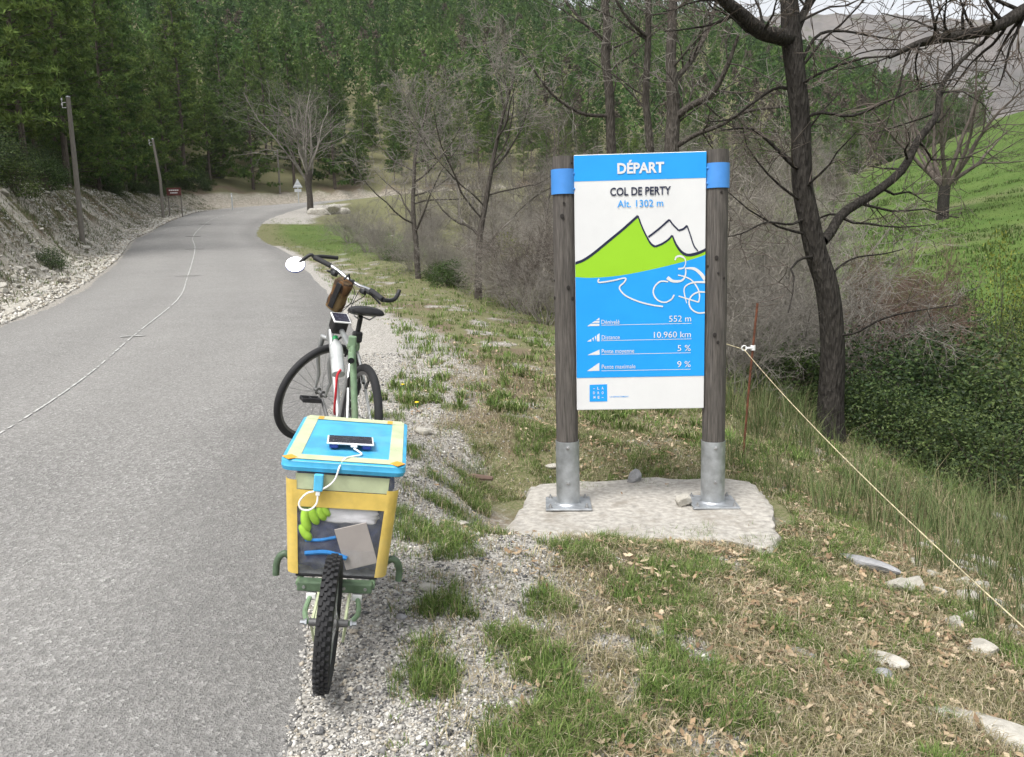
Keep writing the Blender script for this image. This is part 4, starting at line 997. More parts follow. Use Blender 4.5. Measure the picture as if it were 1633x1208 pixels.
oak = [limb([(1330, 745), (1324, 668), (1328, 560), (1320, 465), (1302, 405), (1290, 350), (1279, 290), (1277, 200), (1270, 130), (1263, 70), (1258, 0), (1250, -120), (1262, -260), (1255, -420)], 8.0, [.17, .135, .118, .114, .106, .102, .098, .094, .092, .097, .08, .065, .045, .02], 0, 44),
       limb([(1263, 62), (1240, 58), (1212, 50), (1180, 22), (1145, -8), (1090, -70), (1040, -160)], np.linspace(8, 7.2, 7), [.085, .08, .07, .06, .05, .04, .02], 1, 20),
       limb([(1312, 385), (1325, 370), (1345, 340), (1393, 309), (1439, 271), (1463, 226), (1494, 184), (1500, 140), (1540, 90), (1600, 40)], np.linspace(8, 8.9, 10), [.055, .05, .048, .045, .042, .038, .033, .028, .02, .01], 1, 26),
       limb([(1265, 60), (1280, 25), (1298, -5), (1340, -70), (1370, -160)], np.linspace(8, 8.5, 5), [.05, .04, .035, .025, .01], 1, 12),
       limb([(1278, 190), (1310, 180), (1360, 185), (1420, 160), (1470, 140), (1530, 125)], np.linspace(8, 7.3, 6), [.02, .016, .014, .011, .008, .004], 2, 16),
       limb([(1285, 275), (1262, 262), (1225, 225), (1195, 205), (1150, 208)], np.linspace(8, 7.6, 5), [.022, .019, .016, .012, .006], 2, 14),
       limb([(1280, 150), (1240, 140), (1200, 165), (1165, 190), (1120, 195)], np.linspace(8, 8.4, 5), [.02, .016, .013, .01, .005], 2, 14),
       limb([(1322, 535), (1362, 532), (1405, 510), (1450, 498), (1530, 486)], np.linspace(8, 7.4, 5), [.014, .012, .010, .008, .004], 2, 14),
       limb([(1318, 470), (1330, 435), (1362, 412), (1410, 405), (1440, 398)], np.linspace(8, 8.6, 5), [.014, .012, .010, .008, .004], 2, 14),
       limb([(1290, 345), (1262, 358), (1222, 355), (1185, 372), (1150, 380)], np.linspace(8, 7.5, 5), [.016, .013, .010, .008, .004], 2, 14),
       limb([(1270, 118), (1300, 60), (1340, 50), (1390, 58), (1440, 66)], np.linspace(8, 8.3, 5), [.02, .016, .013, .01, .005], 2, 14)]
build_tree('oak_tree', oak, r_, (base[0], 8.0, base[2] - .25), 'oak_bark', 'twig_brown', 'large bare oak with crooked dark trunk right of the sign', spec=[(1, 9, (.5, 1.1), 2, 4, .2), (2, 15, (.5, 1.3), 2, 4, .15), (3, 6, (.5, 1.), 2, 4, .2), (0, 15, (.7, 1.7), 2, 4, .28), (4, 7, (.3, .7), 3, 4, .2), (5, 6, (.3, .7), 3, 4, .2), (6, 6, (.3, .7), 3, 4, .2), (7, 5, (.2, .5), 3, 4, .3), (8, 5, (.2, .5), 3, 4, .3), (9, 5, (.3, .5), 3, 4, .3), (10, 7, (.3, .6), 3, 4, .2)])
# tree beside the frame whose mossy limb reaches in from the right
r_ = np.random.default_rng(8); q0 = at(2050, 150, 6.2); gz0 = Z(q0[0], 6.2)
t2 = [(spline([(q0[0] + .1, 6.2, gz0 - .2), (q0[0], 6.25, gz0 + 1.0), (q0[0] - .05, 6.2, gz0 + 2.2), (q0[0] + .05, 6.1, gz0 + 3.6), (q0[0], 6.2, gz0 + 5.4)], 16), np.linspace(.16, .06, 16), 0),
      limb([(2010, -30), (1900, -50), (1760, -40), (1680, -5), (1633, 17), (1598, 38), (1560, 52), (1498, 62), (1460, 72), (1418, 92)], np.linspace(6.2, 6.0, 10), [.075, .065, .055, .05, .048, .043, .038, .034, .026, .013], 1, 32),
      limb([(1700, -10), (1650, -20), (1600, -60), (1560, -110)], np.linspace(6.1, 6.4, 4), [.03, .02, .015, .006], 1, 10)]
build_tree('oak_tree', t2, r_, (q0[0], 6.2, gz0), 'oak_bark', 'twig_brown', 'bare oak outside the right edge reaching one thick limb into view', spec=[(1, 20, (.35, .95), 2, 4, .35), (2, 6, (.3, .7), 2, 4, .2), (0, 8, (.8, 1.5), 2, 4, .4)])
# stems behind the sign
r_ = np.random.default_rng(9)
def stem(px, Y, rad, loc_lbl, seed, extra=(), cnt=14):
    r2 = np.random.default_rng(seed); mains = [limb(px, Y, rad, 0, 26)] + list(extra); p = mains[0][0][0]
    sp_ = [(0, max(8, cnt - 4), (.9, 2.0), 2, 4, .3)] + [(i + 1, 9, (.5, 1.3), 2, 4, .15) for i in range(len(extra))]
    return build_tree('bare_tree', mains, r2, (p[0], p[1], p[2]), 'stem_bark', 'twig_grey', loc_lbl, spec=sp_)
stem([(1000, 470), (985, 330), (975, 240), (972, 150), (965, 90), (968, 40), (963, -30), (970, -160), (960, -300)], 13., [.10, .085, .078, .072, .068, .06, .052, .03, .012], 'slim bare tree rising behind the left half of the sign', 31,
     [limb([(972, 185), (930, 182), (885, 155), (850, 110), (815, 60)], np.linspace(13, 12.2, 5), [.03, .026, .02, .014, .006], 1, 14), limb([(968, 70), (930, 35), (900, 0), (870, -50)], np.linspace(13, 13.6, 4), [.03, .024, .018, .008], 1, 12)])
stem([(1042, 460), (1040, 330), (1037, 235), (1030, 160), (1033, 80), (1034, 0), (1030, -120), (1040, -260)], 12.4, [.075, .065, .058, .052, .048, .045, .03, .012], 'thin straight bare tree rising behind the middle of the sign', 32,
     [limb([(1033, 60), (1010, 40), (985, 5), (975, -30)], np.linspace(12.4, 12., 4), [.03, .025, .02, .01], 1, 10)])
stem([(1078, 480), (1073, 330), (1071, 235), (1074, 180), (1070, 100), (1072, 30), (1074, -40), (1065, -180), (1075, -330)], 11.8, [.125, .115, .105, .098, .075, .065, .055, .03, .012], 'thick forked bare tree rising behind the right half of the sign', 33,
     [limb([(1075, 190), (1100, 170), (1135, 150), (1160, 105), (1178, 55)], np.linspace(11.8, 11.2, 5), [.06, .052, .045, .035, .018], 1, 14), limb([(1074, 130), (1100, 100), (1125, 55), (1142, 5), (1155, -60)], np.linspace(11.8, 12.4, 5), [.045, .04, .034, .028, .012], 1, 14),
      limb([(1075, 236), (1110, 215), (1150, 200), (1190, 178), (1260, 170)], np.linspace(11.8, 11.0, 5), [.04, .034, .028, .022, .01], 1, 14)], 12)
# ------------------------------------------------------------------ bare trees, reused shapes
def make_bare(seed, H, rad, P=TP, mx=4, low=None):
    r2 = np.random.default_rng(seed); brs = []
    Q = dict(P); Q['from'] = (low or .25,) + P['from'][1:]
    grow(r2, np.array([0, 0, -.2]), np.array([r2.normal(0, .06), r2.normal(0, .06), 1.]), H, rad, 0, mx, brs, Q); return brs
def multi(seed, k, H, rad, lean, P, mx):
    r2 = np.random.default_rng(seed); brs = []
    for i in range(k):
        a = 2 * PI * (i + r2.random() * .6) / k; L = lean * r2.uniform(.4, 1.2)
        d = np.array([math.cos(a) * L, math.sin(a) * L, 1.]); d /= np.linalg.norm(d)
        grow(r2, np.array([.05 * math.cos(a), .05 * math.sin(a), -.1]), d, H * r2.uniform(.75, 1.05), rad * r2.uniform(.7, 1.1), 1, mx, brs, P)
    return brs
# roadside pollard at the bend
pol = [(spline([(0, 0, -.3), (.05, 0, 1.0), (-.02, .05, 2.0), (.1, 0, 2.9)], 12), np.array([.28, .25, .23, .22, .21, .21, .22, .23, .25, .28, .28, .2]), 0)]
r2 = np.random.default_rng(41)
for i in range(13):
    a = 2 * PI * i / 13 + r2.random(); L = r2.uniform(.15, .8); d = np.array([math.cos(a) * L, math.sin(a) * L, 1.]); d /= np.linalg.norm(d)
    grow(r2, np.array([.12 * math.cos(a), .12 * math.sin(a), r2.uniform(2.0, 3.0)]), d, r2.uniform(4.2, 7.), .075, 1, 4, pol, dict(TP, kids=(9, 9, 6, 3), up=(0, .05, .03, .02, .01)))
pq = at(494, 330, 58); rt, ch = tree_objs('pollard_tree', pol, 0, 'stem_bark', 'twig_grey', (pq[0], 58, Z(pq[0], 58))); tag(rt, 'bare pollarded tree with thick dark trunk at the road bend', 'tree')
# two trees on the slope below the rope
for (px, py, Y, H, sd, lb) in ((665, 372, 21, 5.0, 52, 'leaning bare tree left of the two below the rope fence'), (760, 405, 16.5, 4.7, 55, 'dark upright bare tree below the rope, nearer to the sign')):
    q = at(px, py, Y); zz = Z(q[0], Y); brs = make_bare(sd, H, .085, dict(TP, kids=(16, 8, 6, 4)), 4, .22); rt, ch = tree_objs('bare_tree', brs, 1, 'stem_bark', 'twig_grey', (q[0], Y, zz)); tag(rt, lb, 'tree')
# field tree on the meadow
q = at(1503, 352, 48); brs = [(spline([(0, 0, -.3), (0, 0, 1.2), (.05, 0, 2.0)], 8), np.linspace(.34, .3, 8), 0)]; r2 = np.random.default_rng(61)
for i in range(9):
    a = 2 * PI * i / 9 + r2.random(); L = r2.uniform(.3, 1.1); d = np.array([math.cos(a) * L, math.sin(a) * L, 1.]); d /= np.linalg.norm(d)
    grow(r2, np.array([0, 0, r2.uniform(1.5, 2.0)]), d, r2.uniform(5.5, 8.2), .14, 1, 4, brs, dict(TP, kids=(9, 8, 6, 3)))
rt, ch = tree_objs('walnut_tree', brs, 0, 'oak_bark', 'twig_brown', (q[0], 48, Z(q[0], 48))); tag(rt, 'bare many stemmed tree standing alone on the green meadow', 'tree')
# brush and bare woodland on the slope below the road
protos = []
for i, (sd, H, rad, tw) in enumerate(((71, 5.5, .07, 'twig_grey'), (72, 6.5, .08, 'twig_brown'), (73, 4.8, .06, 'twig_pale'), (74, 6., .07, 'twig_grey'))):
    rt, ch = tree_objs('bare_tree', make_bare(sd, H, rad, dict(TP, kids=(15, 7, 5, 3)), 4, .15), 1, 'grey_bark', tw); protos.append((rt, ch))
shr = []
SPm = dict(TP, kids=(0, 8, 6, 4), seg=(4, 5, 4, 3, 3), wig=(.1, .14, .18, .2, .2), up=(0, .03, .02, .01, 0), rmin=.003)
for i, (sd, k, H, tw) in enumerate(((81, 15, 1.7, 'twig_grey'), (82, 17, 2.0, 'twig_brown'), (83, 16, 1.6, 'twig_grey'), (84, 15, 2.2, 'twig_pale'))):
    brs = multi(sd, k, H, .013, .75, SPm, 4)
    rt = empty('bare_shrub'); ch = [link_mesh('branches', tubes_mesh('branches', brs), tw, rt)]; shr.append((rt, ch))
used = set()
def place(lst, i, loc, rz, sc, label, cat, group):
    rt, ch = lst[i]
    key = (id(lst), i)
    if key not in used:
        used.add(key); rt.location = loc; rt.rotation_euler = (0, 0, rz); rt.scale = (sc,) * 3; o = rt
    else: o = copy_tree(rt, ch, loc, rz, sc)
    tag(o, label, cat, group); return o
r2 = np.random.default_rng(90)
cand = []
for _ in range(5000):
    Y = r2.uniform(9, 80); px = r2.uniform(520, 1330); q = at(px, 420, Y)
    cand.append((q[0], Y))
cx, cy = np.array(cand).T; zz, s_, hw, sr, e_, se, mz, zR = terrain(cx, cy, True)
ok = (s_ > 0) & (se > 3.6) & (sr > 2.5) & (mz < zR + .6) & (sr < 34)
pts = [(x, y, z) for x, y, z, o in zip(cx, cy, zz, ok) if o]
keep = []
for p in pts:
    if all((p[0] - k[0]) ** 2 + (p[1] - k[1]) ** 2 > (1.25 + .022 * p[1]) ** 2 for k in keep): keep.append(p)
print('brush sites', len(keep))
for j, p in enumerate(keep[:200]):
    tall = j % 3 != 0 and p[1] > 14
    if tall: place(protos, j % 4, (p[0], p[1], p[2] - .1), r2.uniform(0, 6.3), r2.uniform(.5, .85), 'bare grey brown tree in the thicket below the road', 'tree', 'bare trees of the thicket below the road')
    else: place(shr, j % 4, (p[0], p[1], p[2] - .05), r2.uniform(0, 6.3), r2.uniform(.8, 1.5), 'bare twiggy shrub in the thicket below the road', 'shrub', 'bare shrubs of the thicket below the road')
# shrub row right along the rope
for (px, Y, sc) in ((560, 36, 1.1), (590, 31, 1.0), (612, 28, .9), (660, 23, .8), (690, 22, .9), (720, 20, .8), (790, 18, .9), (815, 15.5, .75), (845, 14.5, .8), (868, 13, .75), (880, 16, 1.), (1180, 9.0, .8), (1210, 10.5, .9), (1172, 12, 1.)):
    q = at(px, 430, Y); place(shr, int(px) % 4, (q[0], Y, Z(q[0], Y) - .05), px, sc, 'bare twiggy shrub crowding the rope fence line', 'shrub', 'bare shrubs along the rope fence')
# woodland above and left of the meadow
r2 = np.random.default_rng(91); keep = []
for _ in range(4000):
    px = r2.uniform(1080, 1660); Y = r2.uniform(60, 118); x = at(px, 300, Y)[0]
    f = Y - .15 * x
    edge = (f > 82) or (px < 1260 and Y > 58 and meadow_z(x, Y) < 7.2)
    if edge and all((x - k[0]) ** 2 + (Y - k[1]) ** 2 > 5.5 ** 2 for k in keep): keep.append((x, Y))
print('meadow wood', len(keep))
for j, (x, Y) in enumerate(keep[:60]):
    place(protos, j % 4, (x, Y, Z(x, Y) - .1), r2.uniform(0, 6.3), r2.uniform(.7, 1.15), 'bare brown tree in the wood beyond the meadow', 'tree', 'bare trees beyond the meadow')
# big reddish round bush
rt = empty('round_bush'); brs = multi(101, 62, 1.25, .012, 1.3, dict(SPm, kids=(0, 9, 6, 4)), 4)
bo = link_mesh('branches', tubes_mesh('branches', brs), 'twig_red', rt); A = bounds(bo.data); q = at(1432, 470, 14.5); zg = Zs(q[0], 14.5) - .1
rt.location = (q[0], 14.5, zg); rx_ = np.percentile(np.abs(A[:, 0]), 96); rt.scale = (1.08 / rx_, 1.08 / rx_, (at(1432, 418, 14.5)[2] - zg) / np.percentile(A[:, 2], 98)); tag(rt, 'dome shaped reddish brown bare bush below the meadow', 'shrub')

# ------------------------------------------------------------------ leafy shrubs
def leaf_cloud(r_, C, n, size, cols, flat=.5, aspect=.5):
    """n small pointed leaves at points C"""
    d = r_.normal(size=(n, 3)); d[:, 2] = d[:, 2] * flat + .25; d /= np.linalg.norm(d, axis=1)[:, None]
    u_ = np.cross(d, r_.normal(size=(n, 3))); u_ /= np.linalg.norm(u_, axis=1)[:, None]; s = size * r_.uniform(.6, 1.3, n)[:, None]
    A = C - d * s * .5; B = C + d * s * .5; L = C + u_ * s * aspect * .5; Rr = C - u_ * s * aspect * .5
    V = np.stack([A, L, B, Rr], 1).reshape(-1, 3); Fs = np.arange(4 * n).reshape(-1, 4)
    c = cols[r_.integers(0, len(cols), n)] * r_.uniform(.7, 1.25, n)[:, None]
    return V, Fs, np.repeat(c, 4, 0)
def leafy(seed, n, rad, H, size, cols, clumps=45):
    r2 = np.random.default_rng(seed)
    u = r2.normal(size=(clumps, 3)); u /= np.linalg.norm(u, axis=1)[:, None]; u[:, 2] = np.abs(u[:, 2])
    cc = u * (r2.uniform(.35, 1.0, clumps) ** .6)[:, None] * np.array([rad, rad, H]); cc[:, 2] += .05
    k = r2.integers(0, clumps, n); C = cc[k] + r2.normal(size=(n, 3)) * np.array([.17, .17, .14]) * rad; C[:, 2] = np.maximum(C[:, 2], .02)
    V, Fs, c = leaf_cloud(r2, C, n, size, np.array(cols))
    brs = []
    for q in cc[:30]: brs.append((spline([(0, 0, -.1), q * .5 + r2.normal(0, .03, 3), q], 6), np.linspace(.014, .004, 6), 3))
    rt = empty('leafy_shrub'); ch = [link_mesh('foliage', np_mesh('foliage', V, Fs, c), 'leaves', rt), link_mesh('stems', tubes_mesh('stems', brs), 'twig_brown', rt)]
    return rt, ch
DKG = [(.03, .055, .018), (.045, .08, .024), (.075, .115, .032), (.035, .055, .025), (.10, .14, .045)]; YEG = [(.20, .22, .04), (.26, .26, .05), (.13, .16, .035)]; MDG = [(.05, .085, .02), (.075, .115, .028), (.04, .07, .018)]
leafs = [leafy(111, 7500, .95, 1.15, .05, DKG, 60), leafy(112, 6500, .8, .9, .045, DKG, 55), leafy(113, 4500, .6, .8, .05, MDG, 40), leafy(114, 2300, .9, 1.2, .055, YEG, 34)]
leafs[2][0].name = 'leafy_shrub'; leafs[3][0].name = 'budding_shrub'
for (i, px, Y, sc, lb, gp) in ((0, 1400, 9.2, 1., 'dark evergreen shrub just right of the oak trunk', None), (0, 1480, 9.6, 1.15, 'dark evergreen shrub, tallest of the row right of the oak', None), (1, 1570, 8.6, 1.1, None, 1), (0, 1640, 8.8, 1.15, None, 1), (1, 1450, 8.2, .8, None, 1), (1, 1530, 7.6, .8, None, 1), (0, 1610, 7.2, .75, None, 1), (1, 1370, 8.9, .75, None, 1), (1, 1470, 10.5, 1.2, None, 1),
                              (2, 1265, 9.4, 1.0, 'mid green shrub left of the oak trunk', None), (2, 1225, 11, 1.2, 'mid green shrub behind the rusty stake', None), (1, 1250, 10.2, .9, 'dark evergreen shrub between stake and oak', None),
                              (3, 1606, 19, (1.05, 1.05, 2.3), 'yellow green budding bush at the right edge below the meadow', None), (1, 1545, 16.5, (.8, .8, 2.2), 'dark round evergreen bush beside the yellow green bush', None), (0, 1645, 15, (.9, .9, 1.6), 'dark evergreen bush under the yellow green bush at right edge', None), (1, 1490, 21, 1.0, 'small dark bush on the meadow edge behind the red dome bush', None),
                              (3, 838, 24, .9, 'pale yellow budding bush left of the sign in the thicket', None), (3, 815, 27, 1.1, 'larger pale yellow budding bush farther left of the sign', None), (1, 632, 27, .62, 'small dark evergreen bush beside a fence insulator', None), (2, 715, 19, .8, 'low green bush at the foot of the bare trees', None), (2, 700, 20.5, .7, 'low green bush left of the bare tree foot', None), (1, 78, 22, .7, 'dark round shrub on top of the stony bank at left', None)):
    rt, ch = leafs[i]; q = at(px, 430, Y); zz = Z(q[0], Y) - .05; key = ('leaf', i)
    if px == 78: zz = Z(q[0], Y) - .1
    if key not in used: used.add(key); o = rt; o.location = (q[0], Y, zz); o.scale = sc if isinstance(sc, tuple) else (sc,) * 3; o.rotation_euler = (0, 0, px)
    else: o = copy_tree(rt, ch, (q[0], Y, zz), px, sc)
    if gp: tag(o, 'dark evergreen shrub in the mass right of the oak trunk', 'shrub', 'dark evergreen shrubs right of the oak')
    else: o['label'] = lb; o['category'] = 'shrub'; o.pop('group', None) if 'group' in o else None

r2 = np.random.default_rng(117); uy = np.sort(r2.uniform(14, 80, 80))
for j, Y in enumerate(uy):
    x = float(np.interp(Y, le_[:600, 1], le_[:600, 0])) - r2.uniform(2.9, 7.0); i = (0, 2, 1)[j % 3]; rt, ch = leafs[i]
    o = copy_tree(rt, ch, (x, Y, Z(x, Y) - .15), r2.uniform(0, 6.3), r2.uniform(.7, 1.5)); o.name = 'leafy_shrub'; o.pop('group', None) if 'group' in o else None; tag(o, 'low green undergrowth bush under the pines above the bank', 'shrub', 'undergrowth bushes at the forest edge')
# ------------------------------------------------------------------ pines
PNG = np.array([(.065, .11, .03), (.082, .13, .034), (.10, .15, .04), (.06, .098, .032)])
def pine(seed, H, nbr, ncl, nn, wid=1.0, low=.16, size=.2):
    r2 = np.random.default_rng(seed); C = []; brs = [(spline([(0, 0, -.5), (r2.normal(0, .06), r2.normal(0, .06), H * .5), (r2.normal(0, .08), r2.normal(0, .08), H * .97)], 9), np.linspace(.15, .02, 9), 1)]
    for i in range(nbr):
        f = low + (1 - low) * (i + r2.random()) / nbr; h = f * H; L = wid * (2.2 * (1 - f) ** .65 + .22) * r2.uniform(.55, 1.15); a = r2.uniform(0, 2 * PI); up = r2.uniform(-.12, .45) + .35 * f
        d = np.array([math.cos(a), math.sin(a), up]); p0 = np.array([0, 0, h]); tip_ = p0 + d * L
        if L > .5: brs.append((np.array([p0, p0 + d * L * .5 + [0, 0, -.03], tip_]), np.array([.028, .018, .006]), 3))
        k = max(3, int(ncl * L / 2.0))
        for j in range(k):
            fr_ = r2.uniform(.25, 1.02) ** .7; C.append(p0 + d * L * fr_ + r2.normal(0, .17, 3) * np.array([1, 1, .55]))
    C = np.array(C); n = len(C) * nn; P = np.repeat(C, nn, 0)
    dr = r2.normal(size=(n, 3)); dr[:, 2] += .55; dr /= np.linalg.norm(dr, axis=1)[:, None]
    sd_ = np.cross(dr, r2.normal(size=(n, 3))); sd_ /= np.linalg.norm(sd_, axis=1)[:, None]; s = (size * r2.uniform(.6, 1.25, n))[:, None]
    A = P + sd_ * s * .17; B = P - sd_ * s * .17; T = P + dr * s
    V = np.stack([A, B, T], 1).reshape(-1, 3); Fs = np.arange(3 * n).reshape(-1, 3)
    cc = 1.35 * PNG[r2.integers(0, 4, len(C))] * r2.uniform(.8, 1.2, (len(C), 1)); c = np.repeat(np.repeat(cc, nn, 0) * r2.uniform(.85, 1.15, (n, 1)), 3, 0)
    return V, Fs, c, brs
pines = []
for (sd, H, nb_, ncl, nn, wd, low) in ((121, 13, 150, 18, 15, 1.05, .08), (122, 11, 125, 18, 15, 1.1, .05), (123, 14.5, 140, 18, 15, 1.0, .18), (124, 8, 105, 18, 15, 1.05, .03), (125, 12, 120, 18, 15, 1.25, .22)):
    V, Fs, c, brs = pine(sd, H, nb_, ncl, nn, wd, low); rt = empty('pine_tree')
    ch = [link_mesh('trunk', tubes_mesh('trunk', brs), 'pine_bark', rt, True), link_mesh('crown', np_mesh('crown', V, Fs, c), 'needles', rt)]; pines.append((rt, ch))
r2 = np.random.default_rng(130)
cy = np.concatenate([r2.uniform(15, 60, 2500), r2.uniform(60, 262, 15000)]); cxp = r2.uniform(-160, 1560, len(cy))
cx = np.array([at(p, 300, y)[0] for p, y in zip(cxp, cy)])
extra = r2.uniform(0, 22, 1500); ey = r2.uniform(14, 75, 1500); ex = np.interp(ey, le_[:600, 1], le_[:600, 0]) - 3.6 - extra
cx = np.concatenate([ex, cx]); cy = np.concatenate([ey, cy])
zz, s_, hw, sr, e_, se, mz, zR = terrain(cx, cy, True)
okl = (s_ < 0) & (e_ > 3.4) & ((cx < 8) | (cy - .15 * cx > 90))
okr = (s_ > 0) & (cy > 96) & (cy - .15 * cx > 92) & (sr > 6)
ok = okl | okr
cell = {}; sel = []
for x, y, z, o, l in sorted(zip(cx, cy, zz, ok, okl), key=lambda q: q[1]):
    if not o: continue
    d = (2.7 + .012 * y) if (l and x < -6 and y < 86) else 2.9
    key = (int(x // 4), int(y // 4))
    if any((x - q[0]) ** 2 + (y - q[1]) ** 2 < d * d for a in (-1, 0, 1) for b_ in (-1, 0, 1) for q in cell.get((key[0] + a, key[1] + b_), [])): continue
    cell.setdefault(key, []).append((x, y)); sel.append((x, y, z))
vis = []
for (x, y, z) in sel:
    a = proj((x, y, z + 6)); 
    if -190 < a[0] < 1600 and a[2] > 3: vis.append((x, y, z))
vis.sort(key=lambda q: math.hypot(q[0], q[1])); print('pines', len(vis))
NEAR = 290
for j, (x, y, z) in enumerate(vis[:NEAR]):
    left = x < -6 and y < 86
    edge = left and float(np.interp(y, le_[:600, 1], le_[:600, 0])) - x < 7
    place(pines, j % 5, (x, y, z - .1), r2.uniform(0, 6.3), r2.uniform(.78, 1.2) if left else r2.uniform(.42, .72), 'pine at the forest edge on top of the stony road bank' if edge else ('dark green pine deep in the wood left of the road' if left else ('small pine on the hillside straight behind the pollarded tree' if proj((x, y, z))[0] < 640 else 'small pine on the hillside seen between the bare trees and the sign' if proj((x, y, z))[0] < 900 else 'small pine on the hillside above the sign and oak')), 'tree', 'forest edge pines above the bank' if edge else ('pines in the wood left of the road' if left else 'pines on the hillside behind the bend'))
# the far wood reads as one mass
far = vis[NEAR:]; far = [p for p in far if p[1] > 60]
Vs, Cs = [], []
for (x, y, z) in far:
    H = r2.uniform(5, 8); n = 150; f = r2.random(n) ** .85; rr = (1.55 * (1 - f) ** .6 + .2) * np.sqrt(r2.random(n)) * 1.1; a = r2.uniform(0, 2 * PI, n)
    P = np.stack([x + rr * np.cos(a), y + rr * np.sin(a), z + H * (.12 + .88 * f)], 1); d = r2.normal(size=(n, 3)); d[:, 2] += .5; d /= np.linalg.norm(d, axis=1)[:, None]
    q = np.cross(d, r2.normal(size=(n, 3))); q /= np.linalg.norm(q, axis=1)[:, None]; s = r2.uniform(.35, .8, n)[:, None]
    Vs.append(np.stack([P + q * s * .3, P - q * s * .3, P + d * s], 1).reshape(-1, 3))
    brown = r2.random() < (.32 if y < 150 and x > 10 else .06); cb_ = np.array((.12, .098, .078)) if brown else PNG[r2.integers(0, 4)] * r2.uniform(.95, 1.5)
    Cs.append(np.repeat(cb_ * r2.uniform(.75, 1.3, (n, 1)), 3, 0))
V = np.vstack(Vs); o = link_mesh('far_wood', np_mesh('far_wood', V, np.arange(len(V)).reshape(-1, 3), np.vstack(Cs)), 'needles'); o['kind'] = 'stuff'; tag(o, 'dense pine wood covering the far hillside', 'wood')
print('far', len(far))

# ------------------------------------------------------------------ poles, small roadside signs, boulders
def pole(px, py, top, Y, label, lean=0.0):
    q = at(px, py, Y); zt = at(px, top, Y)[2]; zb = Z(q[0], Y); rt = empty('utility_pole', (q[0], Y, zb)); tag(rt, label, 'pole', 'wooden utility poles along the road'); H = zt - zb
    MB().tube([(0, 0, -.4), (.01, 0, H * .5), (lean, 0, H)], [.10, .088, .075], 14).build('pole_shaft', 'pole_wood', rt, True)
    MB().lathe([(.08, H - .002), (.07, H + .03), (.02, H + .05)], (lean, 0, 0), n=12).build('pole_cap', 'galvanised', rt, True)
    for k in (0, 1): MB().tube([(lean - .10, 0, H - .18 - .18 * k), (lean - .24, 0, H - .18 - .18 * k), (lean - .24, 0, H - .09 - .18 * k)], .012, 6).lathe([(.02, 0), (.032, .02), (.022, .04), (.03, .06), (.015, .08)], (lean - .24, 0, H - .1 - .18 * k), n=10).build('insulator', 'insulator_white', rt, True)
pole(127, 340, 155, 30, 'nearest weathered utility pole standing on the stony bank'); pole(258, 318, 222, 52, 'slightly tilted middle utility pole beside the brown board', -.25); pole(447, 316, 240, 78, 'farthest thin utility pole near the road bend')
q = at(278, 315, 54); zb = Z(q[0], 54); rt = tag(empty('forest_board', (q[0], 54, zb)), 'small brown wooden board with white lettering at the bank foot', 'sign'); zc_ = at(278, 306, 54)[2] - zb
bd = MB().box((0, 0, zc_), (.95, .05, .50), bev=.01).build('board', 'brown_paint', rt); PF_ = -.03
for s in (-1, 1): MB().box((s * .42, .05, zc_ / 2), (.07, .06, zc_ + .5)).build('post', 'pole_wood', rt)
for zz_, ww in ((.09, .66), (-.08, .5)):
    for k in range(5): MB().box((-ww / 2 + ww * (k + .5) / 5, -.028, zc_ + zz_), (ww / 5 * .8, .006, .07)).build('white_lettering', 'print_white', bd)
q = at(476, 318, 72); zb = Z(q[0], 72); rt = tag(empty('road_sign', (q[0], 72, zb)), 'grey backed triangular road sign on a post at the bend', 'sign'); zt = at(476, 286, 72)[2] - zb
MB().tube([(0, .03, -.3), (0, .03, zt)], .04, 10).build('post', 'sign_back', rt, True)
sgp = MB().add([(-.42, 0, zt - .72), (.42, 0, zt - .72), (0, 0, zt + .03), (-.42, -.02, zt - .72), (.42, -.02, zt - .72), (0, -.02, zt + .03)], [(0, 1, 2), (5, 4, 3), (0, 3, 4, 1), (1, 4, 5, 2), (2, 5, 3, 0)]).build('triangle_plate', 'sign_back', rt)
MB().box((0, -.028, zt - .55), (.55, .012, .03)).box((0, -.028, zt - .25), (.2, .012, .03)).build('stiffener', 'insulator_white', sgp)
MB().box((0, -.01, zt - .98), (.6, .02, .26), bev=.005).build('lower_plate', 'sign_back', rt)
q = at(370, 322, 62); zb = Z(q[0], 62); rt = tag(empty('marker_post', (q[0], 62, zb)), 'slim grey marker post beside the road before the bend', 'post')
MB().box((0, 0, .6), (.10, .06, 1.5), bev=.02).build('shaft', 'sign_back', rt); MB().box((0, -.034, 1.15), (.07, .008, .16)).build('reflector', 'insulator_white', rt)
